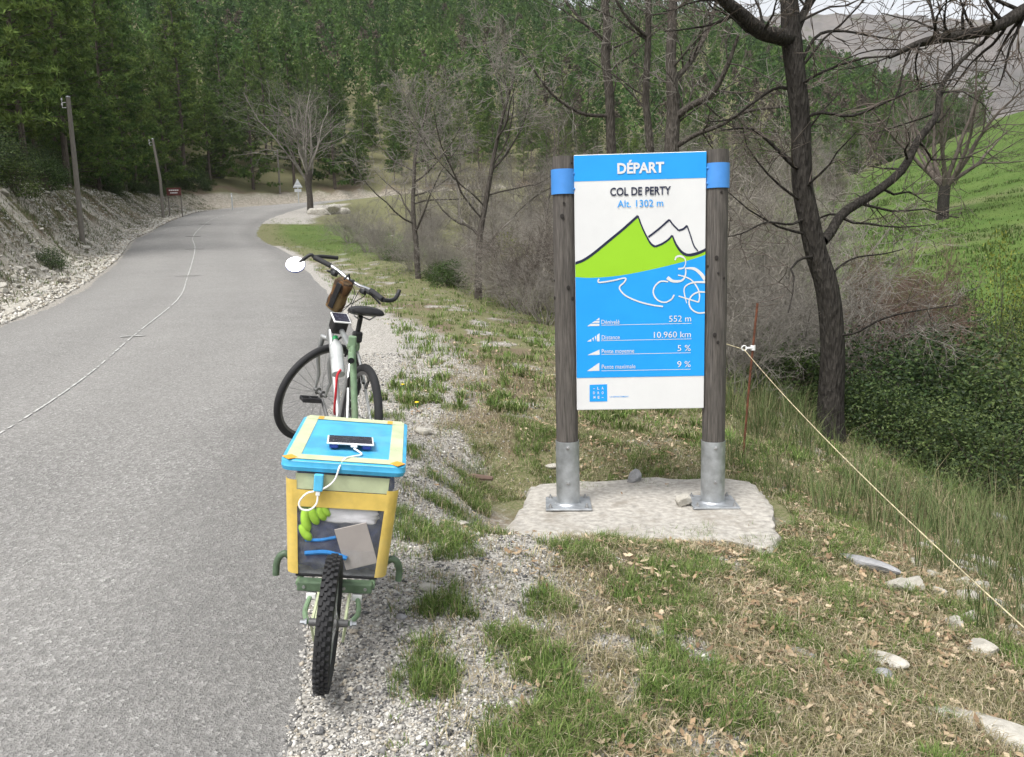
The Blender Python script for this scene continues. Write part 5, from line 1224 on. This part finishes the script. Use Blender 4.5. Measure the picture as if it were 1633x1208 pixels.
# stones
def stone(seed, sz, mat, name='stone'):
    r2 = np.random.default_rng(seed); bm = bmesh.new(); bmesh.ops.create_icosphere(bm, subdivisions=3, radius=1)
    pl = r2.normal(size=(9, 3)); pl /= np.linalg.norm(pl, axis=1)[:, None]; dd = r2.uniform(.5, .85, 9)
    for v in bm.verts:
        c = np.array(v.co)
        for n_, d_ in zip(pl, dd):
            h = c @ n_
            if h > d_: c = c - n_ * (h - d_) * .93
        c = c + r2.normal(0, .012, 3); v.co = Vector(c * np.array(sz))
    me = bpy.data.meshes.new(name); bm.to_mesh(me); bm.free(); me.materials.append(MATS[mat]); return me
def stone_at(px, py, sz, mat, label, seed, rz=0., Yg=None, rx=0., zoff=None, group=None):
    v = ray(px, py); T_ = np.arange(.8, 14, .01); PP = CP + v * T_[:, None]
    gg = np.full(len(T_), SZ + .003) if zoff == 'slab' else terrain(PP[:, 0], PP[:, 1], fine=False)
    k = int(np.argmax(PP[:, 2] < gg)); p = PP[k]; gz1 = gg[k]
    o = bpy.data.objects.new('stone', stone(seed, sz, mat)); COL.objects.link(o); o.location = (p[0], p[1], (gz1 if zoff == 'slab' else Z(p[0], p[1])) + sz[2] * .45); o.rotation_euler = (rx, 0, rz); return tag(o, label, 'stone', group)
stone_at(673, 691, (.075, .05, .04), 'limestone', 'pale stone on the gravel between bicycle and sign', 1, .3)
stone_at(1010, 768, (.062, .05, .065), 'grey_stone', 'upright grey stone at the rear edge of the slab', 2, .5, zoff='slab')
stone_at(1090, 806, (.068, .055, .052), 'limestone', 'pale block stone beside the right post base', 3, 1.1, zoff='slab')
stone_at(680, 940, (.034, .03, .022), 'limestone', 'round pale stone on gravel right of the box', 4)
stone_at(664, 1018, (.03, .02, .012), 'limestone', 'flat white chip on gravel right of the trailer wheel', 5)
stone_at(640, 985, (.024, .02, .014), 'grey_stone', 'small grey chip near the trailer wheel', 6)
stone_at(1375, 905, (.20, .06, .035), 'grey_stone', 'long curved grey slab stone in grass right of the sign', 7, -.85)
stone_at(1270, 1047, (.07, .04, .02), 'grey_stone', 'flat blue grey stone lying in the dry grass', 8, -.2)
stone_at(1402, 1062, (.11, .045, .03), 'limestone', 'long whitish stone half buried in the grass lower right', 9, -.6)
stone_at(1408, 1086, (.05, .04, .03), 'grey_stone', 'grey lump just below the long whitish stone', 10, .2)
stone_at(1590, 828, (.10, .08, .06), 'grey_stone', 'grey boulder low on the slope near the right edge', 11, .4)
stone_at(1560, 905, (.12, .06, .05), 'limestone', 'pale rock on the slope under the rope', 12, -.7)
stone_at(1600, 1180, (.22, .11, .05), 'limestone', 'broad white rock in the bottom right corner', 13, -.8)
stone_at(1500, 1150, (.07, .05, .03), 'limestone', 'small white rock left of the bottom right rock', 14)
stone_at(970, 1080, (.018, .016, .014), 'limestone', 'tiny white stone in the foreground grass', 15)
stone_at(880, 745, (.05, .035, .02), 'limestone', 'flat stone on the ground left of the sign base', 16)
stone_at(735, 838, (.045, .03, .012), 'limestone', 'thin flat stone on gravel beside a grass tuft', 17)
for k, (px, py, sz) in enumerate(((512, 338, (.9, .6, .5)), (528, 331, (.7, .5, .45)), (497, 341, (.6, .5, .35)), (541, 335, (.6, .6, .4)))):
    q = at(px, py, 56); o = bpy.data.objects.new('boulder', stone(30 + k, sz, 'limestone')); COL.objects.link(o); o.location = (q[0], 56 + k * .3, max(Z(q[0], 56) + .15, q[2] - sz[2] * .3)); o.rotation_euler = (0, 0, k); tag(o, 'pale boulder in the row closing the pull off at the bend', 'boulder', 'boulders at the bend')
stick = MB().tube([(-.12, 0, .02), (0, .01, .03), (.13, -.01, .02)], [.02, .024, .016], 8).build('wood_piece', 'twig_red', None, True); v = ray(755, 742); q = at(755, 742, 5.35); stick.location = (q[0], 5.35, Z(q[0], 5.35)); tag(stick, 'short piece of reddish brown wood on the grass', 'wood')
r2 = np.random.default_rng(139); smesh = [stone(70 + k, s, 'limestone') for k, s in enumerate(((.08, .05, .035), (.05, .04, .03), (.11, .06, .04), (.04, .03, .02)))]
sx = r2.uniform(1.5, 4.2, 400); sy = r2.uniform(1.5, 5.2, 400); szz, _s, _h, _sr, _e, _se, _m, _z = terrain(sx, sy, True); cnt = 0
for x, y, z, q in zip(sx, sy, szz, _se):
    a = proj((x, y, z))
    if q > 2.5 and 1200 < a[0] < 1640 and a[1] < 1215 and cnt < 60 and a[0] + a[1] > 2330:
        o = bpy.data.objects.new('stone', smesh[cnt % 4]); COL.objects.link(o); s = r2.uniform(.4, 1.25); o.location = (x, y, z + .012); o.scale = (s, s, s); o.rotation_euler = (r2.normal(0, .25), r2.normal(0, .25), r2.uniform(0, 6.3)); tag(o, 'pale limestone lying on the slope below the rope', 'stone', 'limestones on the slope right'); cnt += 1
# limestone lumps of the left bank
bmesh_st = [stone(50 + k, s, 'limestone') for k, s in enumerate(((.16, .12, .08), (.12, .10, .07), (.22, .13, .10), (.10, .07, .06), (.15, .14, .05)))]
r2 = np.random.default_rng(140); ey = 9 + 50 * r2.random(900) ** 1.3; ee = np.where(r2.random(900) < .6, r2.uniform(.25, 1.6, 900), r2.uniform(1.2, 4., 900)); ex = np.interp(ey, le_[:600, 1], le_[:600, 0]) - ee; ezz = terrain(ex, ey)
cnt = 0
for x, y, z in sorted(zip(ex, ey, ezz), key=lambda q: q[1]):
    a = proj((x, y, z))
    if a[0] < -10 or cnt >= 280: continue
    o = bpy.data.objects.new('stone', bmesh_st[cnt % 5]); COL.objects.link(o); s = r2.uniform(.35, 1.15); o.location = (x, y, z + .02 * s); o.scale = (s, s, s * r2.uniform(.6, 1.1)); o.rotation_euler = (r2.normal(0, .3), r2.normal(0, .3), r2.uniform(0, 6.3)); tag(o, 'loose pale limestone on the bank left of the road', 'stone', 'limestone rubble of the left bank'); cnt += 1
# ------------------------------------------------------------------ rope fence
def stake(px0, py0, px1, py1, Y, label, ins):
    a, b_ = at(px0, py0, Y), at(px1, py1, Y); zb = Z(b_[0], Y); rt = tag(empty('fence_stake', (b_[0], Y, zb)), label, 'stake', 'rusty stakes of the rope fence')
    top = Vector(a) - Vector((b_[0], Y, zb)); MB().tube([(0, 0, -.15), top * .5, top], .0095 if Y < 8 else .012, 8).build('rod', 'rust', rt, True)
    iz = Vector(at(*ins, Y)) - Vector((b_[0], Y, zb)); ib = top * (iz.z / top.z); c_ = Vector((ib.x, 0, iz.z))
    k = MB().tube([c_ + Vector((0, 0, -.02)), c_ + Vector((0, 0, .02))], .02, 10).box(c_ + Vector((-.035, -.012, 0)), (.06, .012, .016), bev=.003)
    ring = [c_ + Vector((-.075 + .02 * math.cos(a_), -.014, .02 * math.sin(a_))) for a_ in np.linspace(0, 2 * PI, 14)]
    k.tube(ring, .005, 6).build('insulator', 'insulator_white', rt, True)
    w_ = rt.location + c_ + Vector((-.075, -.02, -.012)); return np.array(w_)
a1 = stake(1208, 484, 1183, 742, 6.4, 'tall rusty stake with white insulator right of the sign', (1197, 555))
a2 = stake(842, 398, 838, 470, 17., 'rusty stake with insulator just left of the sign post', (839, 408)); a3 = stake(753, 385, 752, 440, 22., 'rusty stake with insulator before the upright bare tree', (752, 394)); a4 = stake(627, 368, 625, 410, 29., 'far rusty stake with insulator near the leaning tree', (625, 376))
a0 = at(1700, 1062, 2.1); a5 = at(548, 368, 40); P = []
for p, q in ((a5, a4), (a4, a3), (a3, a2), (a2, a1), (a1, a0)):
    L = np.linalg.norm(np.array(q) - p)
    for f in np.linspace(0, 1, 40, endpoint=False): P.append(np.array(p) * (1 - f) + np.array(q) * f + np.array([0, 0, -.012 * L * 4 * f * (1 - f)]))
P.append(np.array(a0)); P = np.array(P)
rope = MB().tube(P, np.interp(P[:, 1], [2, 8, 20, 40], [.0023, .0032, .0055, .009]), 6).build('fence_rope', 'rope_yellow', None, True); tag(rope, 'thin yellowish rope strung between the rusty stakes', 'rope')

# ------------------------------------------------------------------ grass, leaf litter, pebbles
def blades(r_, B, h, wdt, lean, cols, ang=None):
    """bent tapering blades rooted at B"""
    n = len(B); a = r_.uniform(0, 2 * PI, n) if ang is None else ang; d = np.stack([np.cos(a), np.sin(a), np.zeros(n)], 1); sd_ = np.stack([-np.sin(a), np.cos(a), np.zeros(n)], 1)
    h = h[:, None]; w2 = wdt[:, None]; ln = lean[:, None] * h; up = np.array([0, 0, 1.])
    m_ = B + up * h * .55 + d * ln * .3; tp = B + up * h * np.sqrt(np.clip(1 - (lean[:, None] * .75) ** 2, .05, 1)) + d * ln
    V = np.stack([B + sd_ * w2, B - sd_ * w2, m_ + sd_ * w2 * .75, m_ - sd_ * w2 * .75, tp], 1).reshape(-1, 3); o = np.arange(n)[:, None] * 5
    Fs = np.concatenate([o + [0, 1, 3], o + [0, 3, 2], o + [2, 3, 4]], 1).reshape(-1, 3)
    return V, Fs, np.repeat(cols, 5, 0)
r2 = np.random.default_rng(150)
def cover(n, y0, y1, pw, px0=330, px1=1750):
    Y = y0 + (y1 - y0) * r2.random(n) ** pw; px = r2.uniform(px0, px1, n); x = (px - 816.5) / F * (Y + .2) ; return x, Y
def grow_grass(name, n, y0, y1, pw, hs, ws, thr, label):
    x, y = cover(n // 14, y0, y1, pw); sp_ = (.016 + .004 * y) * r2.uniform(.6, 1.5, n // 14)
    ox = np.repeat(x, 14); oy = np.repeat(y, 14); rr = np.sqrt(r2.random(len(ox))) * np.repeat(sp_, 14); aa = r2.uniform(0, 2 * PI, len(ox)); x = ox + rr * np.cos(aa); y = oy + rr * np.sin(aa); n = len(x)
    shade = np.repeat(r2.uniform(.75, 1.25, n // 14), 14); hgt_ = np.repeat(r2.uniform(.6, 1.35, n // 14), 14); ck_ = np.repeat(r2.random(n // 14), 14)
    z, s_, hw, sr, e_, se, mz, zR = terrain(x, y, True)
    n1 = fbm(x, y, .7, 4); n2 = fbm(x + 40, y - 9, 2.1, 3); gv = gravel_mask(sr, y, n1, n2); tuft = fbm(x + 7, y + 3, 5.2, 3)
    dens = (.16 + .9 * sstep(.38, .58, tuft * .6 + n2 * .15 + n1 * .25 + .10 * sstep(.8, 2.5, sr))) * (1 - .72 * sstep(.2, .9, gv)) + .7 * sstep(.53, .63, tuft) * (sr > .12) + .35 * sstep(7, 11, y)
    m = ((x - SLAB[0]) / .93) ** 4 + ((y - SLAB[1] + .02) / .40) ** 4
    keep = (s_ > 0) & (sr > .05) & (mz < zR) & (se < 7) & (ck_ < dens * thr) & (m > 1.0)
    B = np.stack([x, y, z - .004], 1)[keep]; k = len(B); tf = tuft[keep]; lush = sstep(.45, .65, tf)
    dry = r2.random(k) < (.50 - .34 * lush) * np.where(y[keep] > 9, .55, 1); g1 = np.array([(.12, .19, .045), (.15, .225, .055), (.09, .15, .04), (.18, .225, .075)])[r2.integers(0, 4, k)]; g2 = np.array([(.40, .335, .215), (.31, .26, .165), (.46, .40, .27)])[r2.integers(0, 3, k)]
    c = np.where(dry[:, None], g2, g1) * r2.uniform(.8, 1.2, (k, 1)) * shade[keep][:, None]; h = hgt_[keep] * r2.uniform(*hs, k) * (.45 + .85 * lush) * np.where(dry, .8, 1.); ln = np.where(dry, r2.uniform(.5, 1.25, k), r2.uniform(.25, 1.05, k))
    V, Fs, cc = blades(r2, B, h, r2.uniform(*ws, k), ln, c, aa[keep] + r2.normal(0, .5, k)); o = link_mesh(name, np_mesh(name, V, Fs, cc), 'grass_blades'); o['kind'] = 'stuff'; tag(o, label, 'grass'); print(name, k)
grow_grass('near_grass', 560000, 1.35, 6.5, 1.15, (.022, .062), (.0010, .0020), .92, 'short green and dry grass of the near verge')
grow_grass('verge_grass', 260000, 6.5, 52, 1.7, (.04, .10), (.0025, .006), 1.1, 'grass along the verge towards the bend')
x, y = cover(170000, 1.35, 9, 1.3); z, s_, hw, sr, e_, se, mz, zR = terrain(x, y, True); n1 = fbm(x, y, .7, 4); n2 = fbm(x + 40, y - 9, 2.1, 3); gv = gravel_mask(sr, y, n1, n2)
k_ = (s_ > 0) & (sr > .2) & (se < 7) & (r2.random(len(x)) < (.15 + .85 * sstep(.3, .5, fbm(x + 2, y - 6, 2.3, 3))) * (1 - .85 * sstep(.2, .9, gv))) & (((x - SLAB[0]) / .93) ** 4 + ((y - SLAB[1] + .02) / .40) ** 4 > 1)
B = np.stack([x, y, z + .004], 1)[k_]; k = len(B); c = np.array([(.40, .34, .22), (.30, .25, .16), (.22, .19, .11), (.20, .20, .09), (.47, .41, .29)])[r2.integers(0, 5, k)] * r2.uniform(.75, 1.2, (k, 1))
V, Fs, cc = blades(r2, B, r2.uniform(.025, .075, k), r2.uniform(.0010, .0022, k), r2.uniform(1.0, 1.32, k), c); o = link_mesh('dry_straw', np_mesh('dry_straw', V, Fs, cc), 'grass_blades'); o['kind'] = 'stuff'; tag(o, 'flattened dry straw matted over the verge soil', 'straw'); print('straw', k)
# tall tufts on the slope right of the sign
x = np.repeat(r2.uniform(1.2, 7, 3000), 20); y = np.repeat(r2.uniform(2.0, 11, 3000), 20); ta = r2.uniform(0, 2 * PI, 60000); tr_ = np.sqrt(r2.random(60000)) * .07; x = x + tr_ * np.cos(ta); y = y + tr_ * np.sin(ta); z, s_, hw, sr, e_, se, mz, zR = terrain(x, y, True); tf = fbm(x + 3, y + 8, 1.7, 3); k_ = (se > 2.6) & (tf > .50) & (np.repeat(r2.random(3000), 20) < .6) & (((x - SLAB[0]) / 1.0) ** 2 + ((y - SLAB[1]) / .6) ** 2 > 1)
B = np.stack([x, y, z], 1)[k_]; k = len(B); c = np.array([(.11, .15, .055), (.15, .18, .075), (.24, .215, .125), (.09, .13, .05)])[r2.integers(0, 4, k)] * r2.uniform(.8, 1.2, (k, 1))
V, Fs, cc = blades(r2, B, r2.uniform(.12, .42, k) * (.5 + sstep(.5, .68, tf[k_])), r2.uniform(.0013, .003, k), r2.uniform(.2, 1.0, k), c, ta[k_] + r2.normal(0, .4, k)); o = link_mesh('tall_grass', np_mesh('tall_grass', V, Fs, cc), 'grass_blades'); o['kind'] = 'stuff'; tag(o, 'tall thin grass and broom on the slope below the rope', 'grass'); print('tall', k)
# dead oak leaves
x, y = cover(30000, 1.4, 10, 1.2); z, s_, hw, sr, e_, se, mz, zR = terrain(x, y, True); n1 = fbm(x - 5, y + 2, 1.5, 3); k_ = (s_ > 0) & (sr > .4) & (se < 8) & (r2.random(30000) < (.12 + sstep(.38, .62, n1)) * np.clip((sr - .2) / 1.6, 0, 1) * .9) & ((((x - SLAB[0]) / .9) ** 4 + ((y - SLAB[1]) / .40) ** 4 > 1) | (r2.random(30000) < .03))
x, y, z = x[k_], y[k_], z[k_]; k = len(x); a = r2.uniform(0, 2 * PI, k); L = r2.uniform(.009, .026, k); W = L * r2.uniform(.35, .6, k); tz = r2.uniform(0, .02, k) + .014
d = np.stack([np.cos(a), np.sin(a), r2.normal(0, .25, k)], 1) * L[:, None]; p = np.stack([-np.sin(a), np.cos(a), r2.normal(0, .3, k)], 1) * W[:, None]; C = np.stack([x, y, np.maximum(z, np.where(((x - SLAB[0]) / .9) ** 4 + ((y - SLAB[1]) / .40) ** 4 < 1, SZ, z)) + tz], 1); cu = np.array([0, 0, 1]) * (L * r2.uniform(.1, .5, k))[:, None]
V = np.stack([C - d, C - d * .25 + p * .9, C + d * .15 + p * .55, C + d * .5 + p * .8, C + d + cu, C + d * .45 - p * .75 + cu * .6, C + d * .1 - p * .5, C - d * .3 - p * .9 + cu * .5], 1).reshape(-1, 3); o_ = np.arange(k)[:, None] * 8
Fs = np.concatenate([o_ + [0, 1, 7], o_ + [1, 2, 7], o_ + [2, 6, 7], o_ + [2, 3, 6], o_ + [3, 5, 6], o_ + [3, 4, 5]], 1).reshape(-1, 3); c = np.array([(.38, .29, .19), (.30, .21, .13), (.50, .40, .28), (.22, .15, .095)])[r2.integers(0, 4, k)] * r2.uniform(.75, 1.2, (k, 1))
o = link_mesh('leaf_litter', np_mesh('leaf_litter', V, Fs, np.repeat(c, 8, 0)), 'litter'); o['kind'] = 'stuff'; tag(o, 'dry brown oak leaves scattered over the verge', 'leaves'); print('leaves', k)
# gravel
OCT = np.array([(1, 0, 0), (-1, 0, 0), (0, 1, 0), (0, -1, 0), (0, 0, 1), (0, 0, -1)], float); OF = np.array([(0, 2, 4), (2, 1, 4), (1, 3, 4), (3, 0, 4), (2, 0, 5), (1, 2, 5), (3, 1, 5), (0, 3, 5)])
def pebbles(name, x, y, z, size, cols, label):
    k = len(x); s = size[:, None, None] * r2.uniform(.55, 1.3, (k, 6, 1)); a = r2.uniform(0, 2 * PI, k); ca, sa_ = np.cos(a)[:, None], np.sin(a)[:, None]
    P = OCT[None] * s * np.array([1, .8, .6]); P = P + r2.normal(0, .14, P.shape) * size[:, None, None]; X_ = P[..., 0] * ca - P[..., 1] * sa_; Y_ = P[..., 0] * sa_ + P[..., 1] * ca
    V = np.stack([X_ + x[:, None], Y_ + y[:, None], P[..., 2] + (z + size * .2)[:, None]], -1).reshape(-1, 3); Fs = (np.arange(k)[:, None, None] * 6 + OF[None]).reshape(-1, 3)
    o = link_mesh(name, np_mesh(name, V, Fs, np.repeat(cols, 6, 0)), 'pebble_mat'); o['kind'] = 'stuff'; tag(o, label, 'gravel'); print(name, k)
GC = np.array([(.50, .48, .44), (.36, .345, .32), (.20, .195, .19), (.60, .58, .54), (.10, .10, .10), (.40, .36, .30)])
x, y = cover(120000, 1.3, 9, 1.5, 380, 1300); z, s_, hw, sr, e_, se, mz, zR = terrain(x, y, True); n1 = fbm(x, y, .7, 4); n2 = fbm(x + 40, y - 9, 2.1, 3); gv = gravel_mask(sr, y, n1, n2); k_ = (s_ > 0) & (sr > -.02) & ((r2.random(len(x)) < gv) | (r2.random(len(x)) < .08)) & (se < 5) & (((x - SLAB[0]) / .95) ** 4 + ((y - SLAB[1]) / .42) ** 4 > 1)
k = k_.sum(); pebbles('gravel', x[k_], y[k_], z[k_], r2.uniform(.003, .0075, k) * np.where(r2.random(k) < .06, 2.0, 1) * (1 + .05 * y[k_]), GC[r2.integers(0, 6, k)] * r2.uniform(.8, 1.15, (k, 1)), 'pale crushed limestone gravel of the road verge')
ey = 8 + 55 * r2.random(26000) ** 1.2; ee = r2.random(26000) ** 1.3 * 4.2 + .05; ex = np.interp(ey, le_[:600, 1], le_[:600, 0]) - ee; ez = terrain(ex, ey); nn_ = fbm(ex, ey, .9, 3); k_ = (r2.random(26000) < np.where(ee < 1.6, .9, sstep(.42, .6, nn_)))
k = k_.sum(); pebbles('bank_rubble', ex[k_], ey[k_], ez[k_], r2.uniform(.02, .075, k) * (.7 + .012 * ey[k_]), np.array([(.50, .48, .43), (.40, .38, .33), (.30, .27, .22), (.56, .54, .50)])[r2.integers(0, 4, k)] * r2.uniform(.8, 1.1, (k, 1)), 'loose limestone rubble at the foot of the left bank')
# low dry plants on the bank
ey = np.repeat(8 + 60 * r2.random(7500) ** 1.2, 12); ee = np.repeat(r2.uniform(.5, 6, 7500), 12) + r2.normal(0, .12, 90000); ey = ey + r2.normal(0, .12, 90000); ex = np.interp(ey, le_[:600, 1], le_[:600, 0]) - ee; ez = terrain(ex, ey); nn_ = fbm(ex + 11, ey, .8, 3); k_ = r2.random(90000) < (.25 + .75 * sstep(.4, .56, nn_)) * np.where(ee < 1.2, .3, 1)
B = np.stack([ex, ey, ez], 1)[k_]; k = len(B); c = np.array([(.16, .155, .10), (.12, .15, .06), (.085, .13, .04), (.19, .175, .12)])[r2.integers(0, 4, k)]
V, Fs, cc = blades(r2, B, r2.uniform(.05, .20, k), r2.uniform(.005, .012, k), r2.uniform(.4, 1.25, k), c); o = link_mesh('bank_plants', np_mesh('bank_plants', V, Fs, cc), 'grass_blades'); o['kind'] = 'stuff'; tag(o, 'dry grey green plants tufting the stony bank', 'plants')
# meadow grass relief, and a few yellow flowers by the road
mp_ = r2.uniform(1150, 1680, 9000); my = 17 + 70 * r2.random(9000) ** 1.1; mx_ = np.repeat((mp_ - 816.5) / F * my, 9) + r2.normal(0, .22, 81000); my = np.repeat(my, 9) + r2.normal(0, .22, 81000)
z, s_, hw, sr, e_, se, mz, zR = terrain(mx_, my, True); tf = fbm(mx_, my, .45, 4); k_ = (s_ > 0) & (mz > zR - .8) & (my - .15 * mx_ < 88) & (r2.random(81000) < .2 + .8 * sstep(.42, .6, tf))
B = np.stack([mx_, my, z], 1)[k_]; k = len(B); c = np.array([(.09, .145, .038), (.11, .165, .048), (.078, .125, .032), (.17, .17, .085)])[r2.choice(4, k, p=[.35, .35, .2, .1])] * r2.uniform(.8, 1.2, (k, 1))
V, Fs, cc = blades(r2, B, r2.uniform(.05, .16, k) * (.7 + sstep(.5, .65, tf[k_])), r2.uniform(.012, .03, k), r2.uniform(.3, 1.1, k), c); o = link_mesh('meadow_grass', np_mesh('meadow_grass', V, Fs, cc), 'grass_blades'); o['kind'] = 'stuff'; tag(o, 'uneven spring grass of the meadow across the dip', 'grass')
simple('flower_yellow', (.75, .58, .02), .6, var=.1)
for k, (px, py) in enumerate(((600, 600), (664, 622), (597, 595), (640, 566))):
    Y = 6.0 + .35 * k; q = at(px, py, Y); rt = tag(empty('dandelion', (q[0], Y, Z(q[0], Y))), 'tiny yellow dandelion in the verge beside the bicycle', 'flower', 'dandelions on the verge')
    MB().tube([(0, 0, 0), (.005, 0, .05)], .002, 5).build('stalk', 'cap_green', rt); MB().lathe([(.004, .048), (.018, .054), (.015, .060), (.004, .062)], n=10).build('flower_head', 'flower_yellow', rt)
# ------------------------------------------------------------------ air
m = bpy.data.materials.new('haze_mat'); m.use_nodes = True; t = m.node_tree; t.nodes.clear(); pv = t.nodes.new('ShaderNodeVolumePrincipled'); pv.inputs['Color'].default_value = (.86, .90, .96, 1); pv.inputs['Density'].default_value = .00014; pv.inputs['Anisotropy'].default_value = .2
mo = t.nodes.new('ShaderNodeOutputMaterial'); t.links.new(pv.outputs[0], mo.inputs['Volume'])
B0, B1 = (-270, -30, -30), (1520, 1060, 310)
hz_o = MB().box(((B0[0] + B1[0]) / 2, (B0[1] + B1[1]) / 2, (B0[2] + B1[2]) / 2), (B1[0] - B0[0], B1[1] - B0[1], B1[2] - B0[2])).build('haze', m); hz_o['kind'] = 'stuff'; tag(hz_o, 'thin pale haze in the valley air', 'haze')
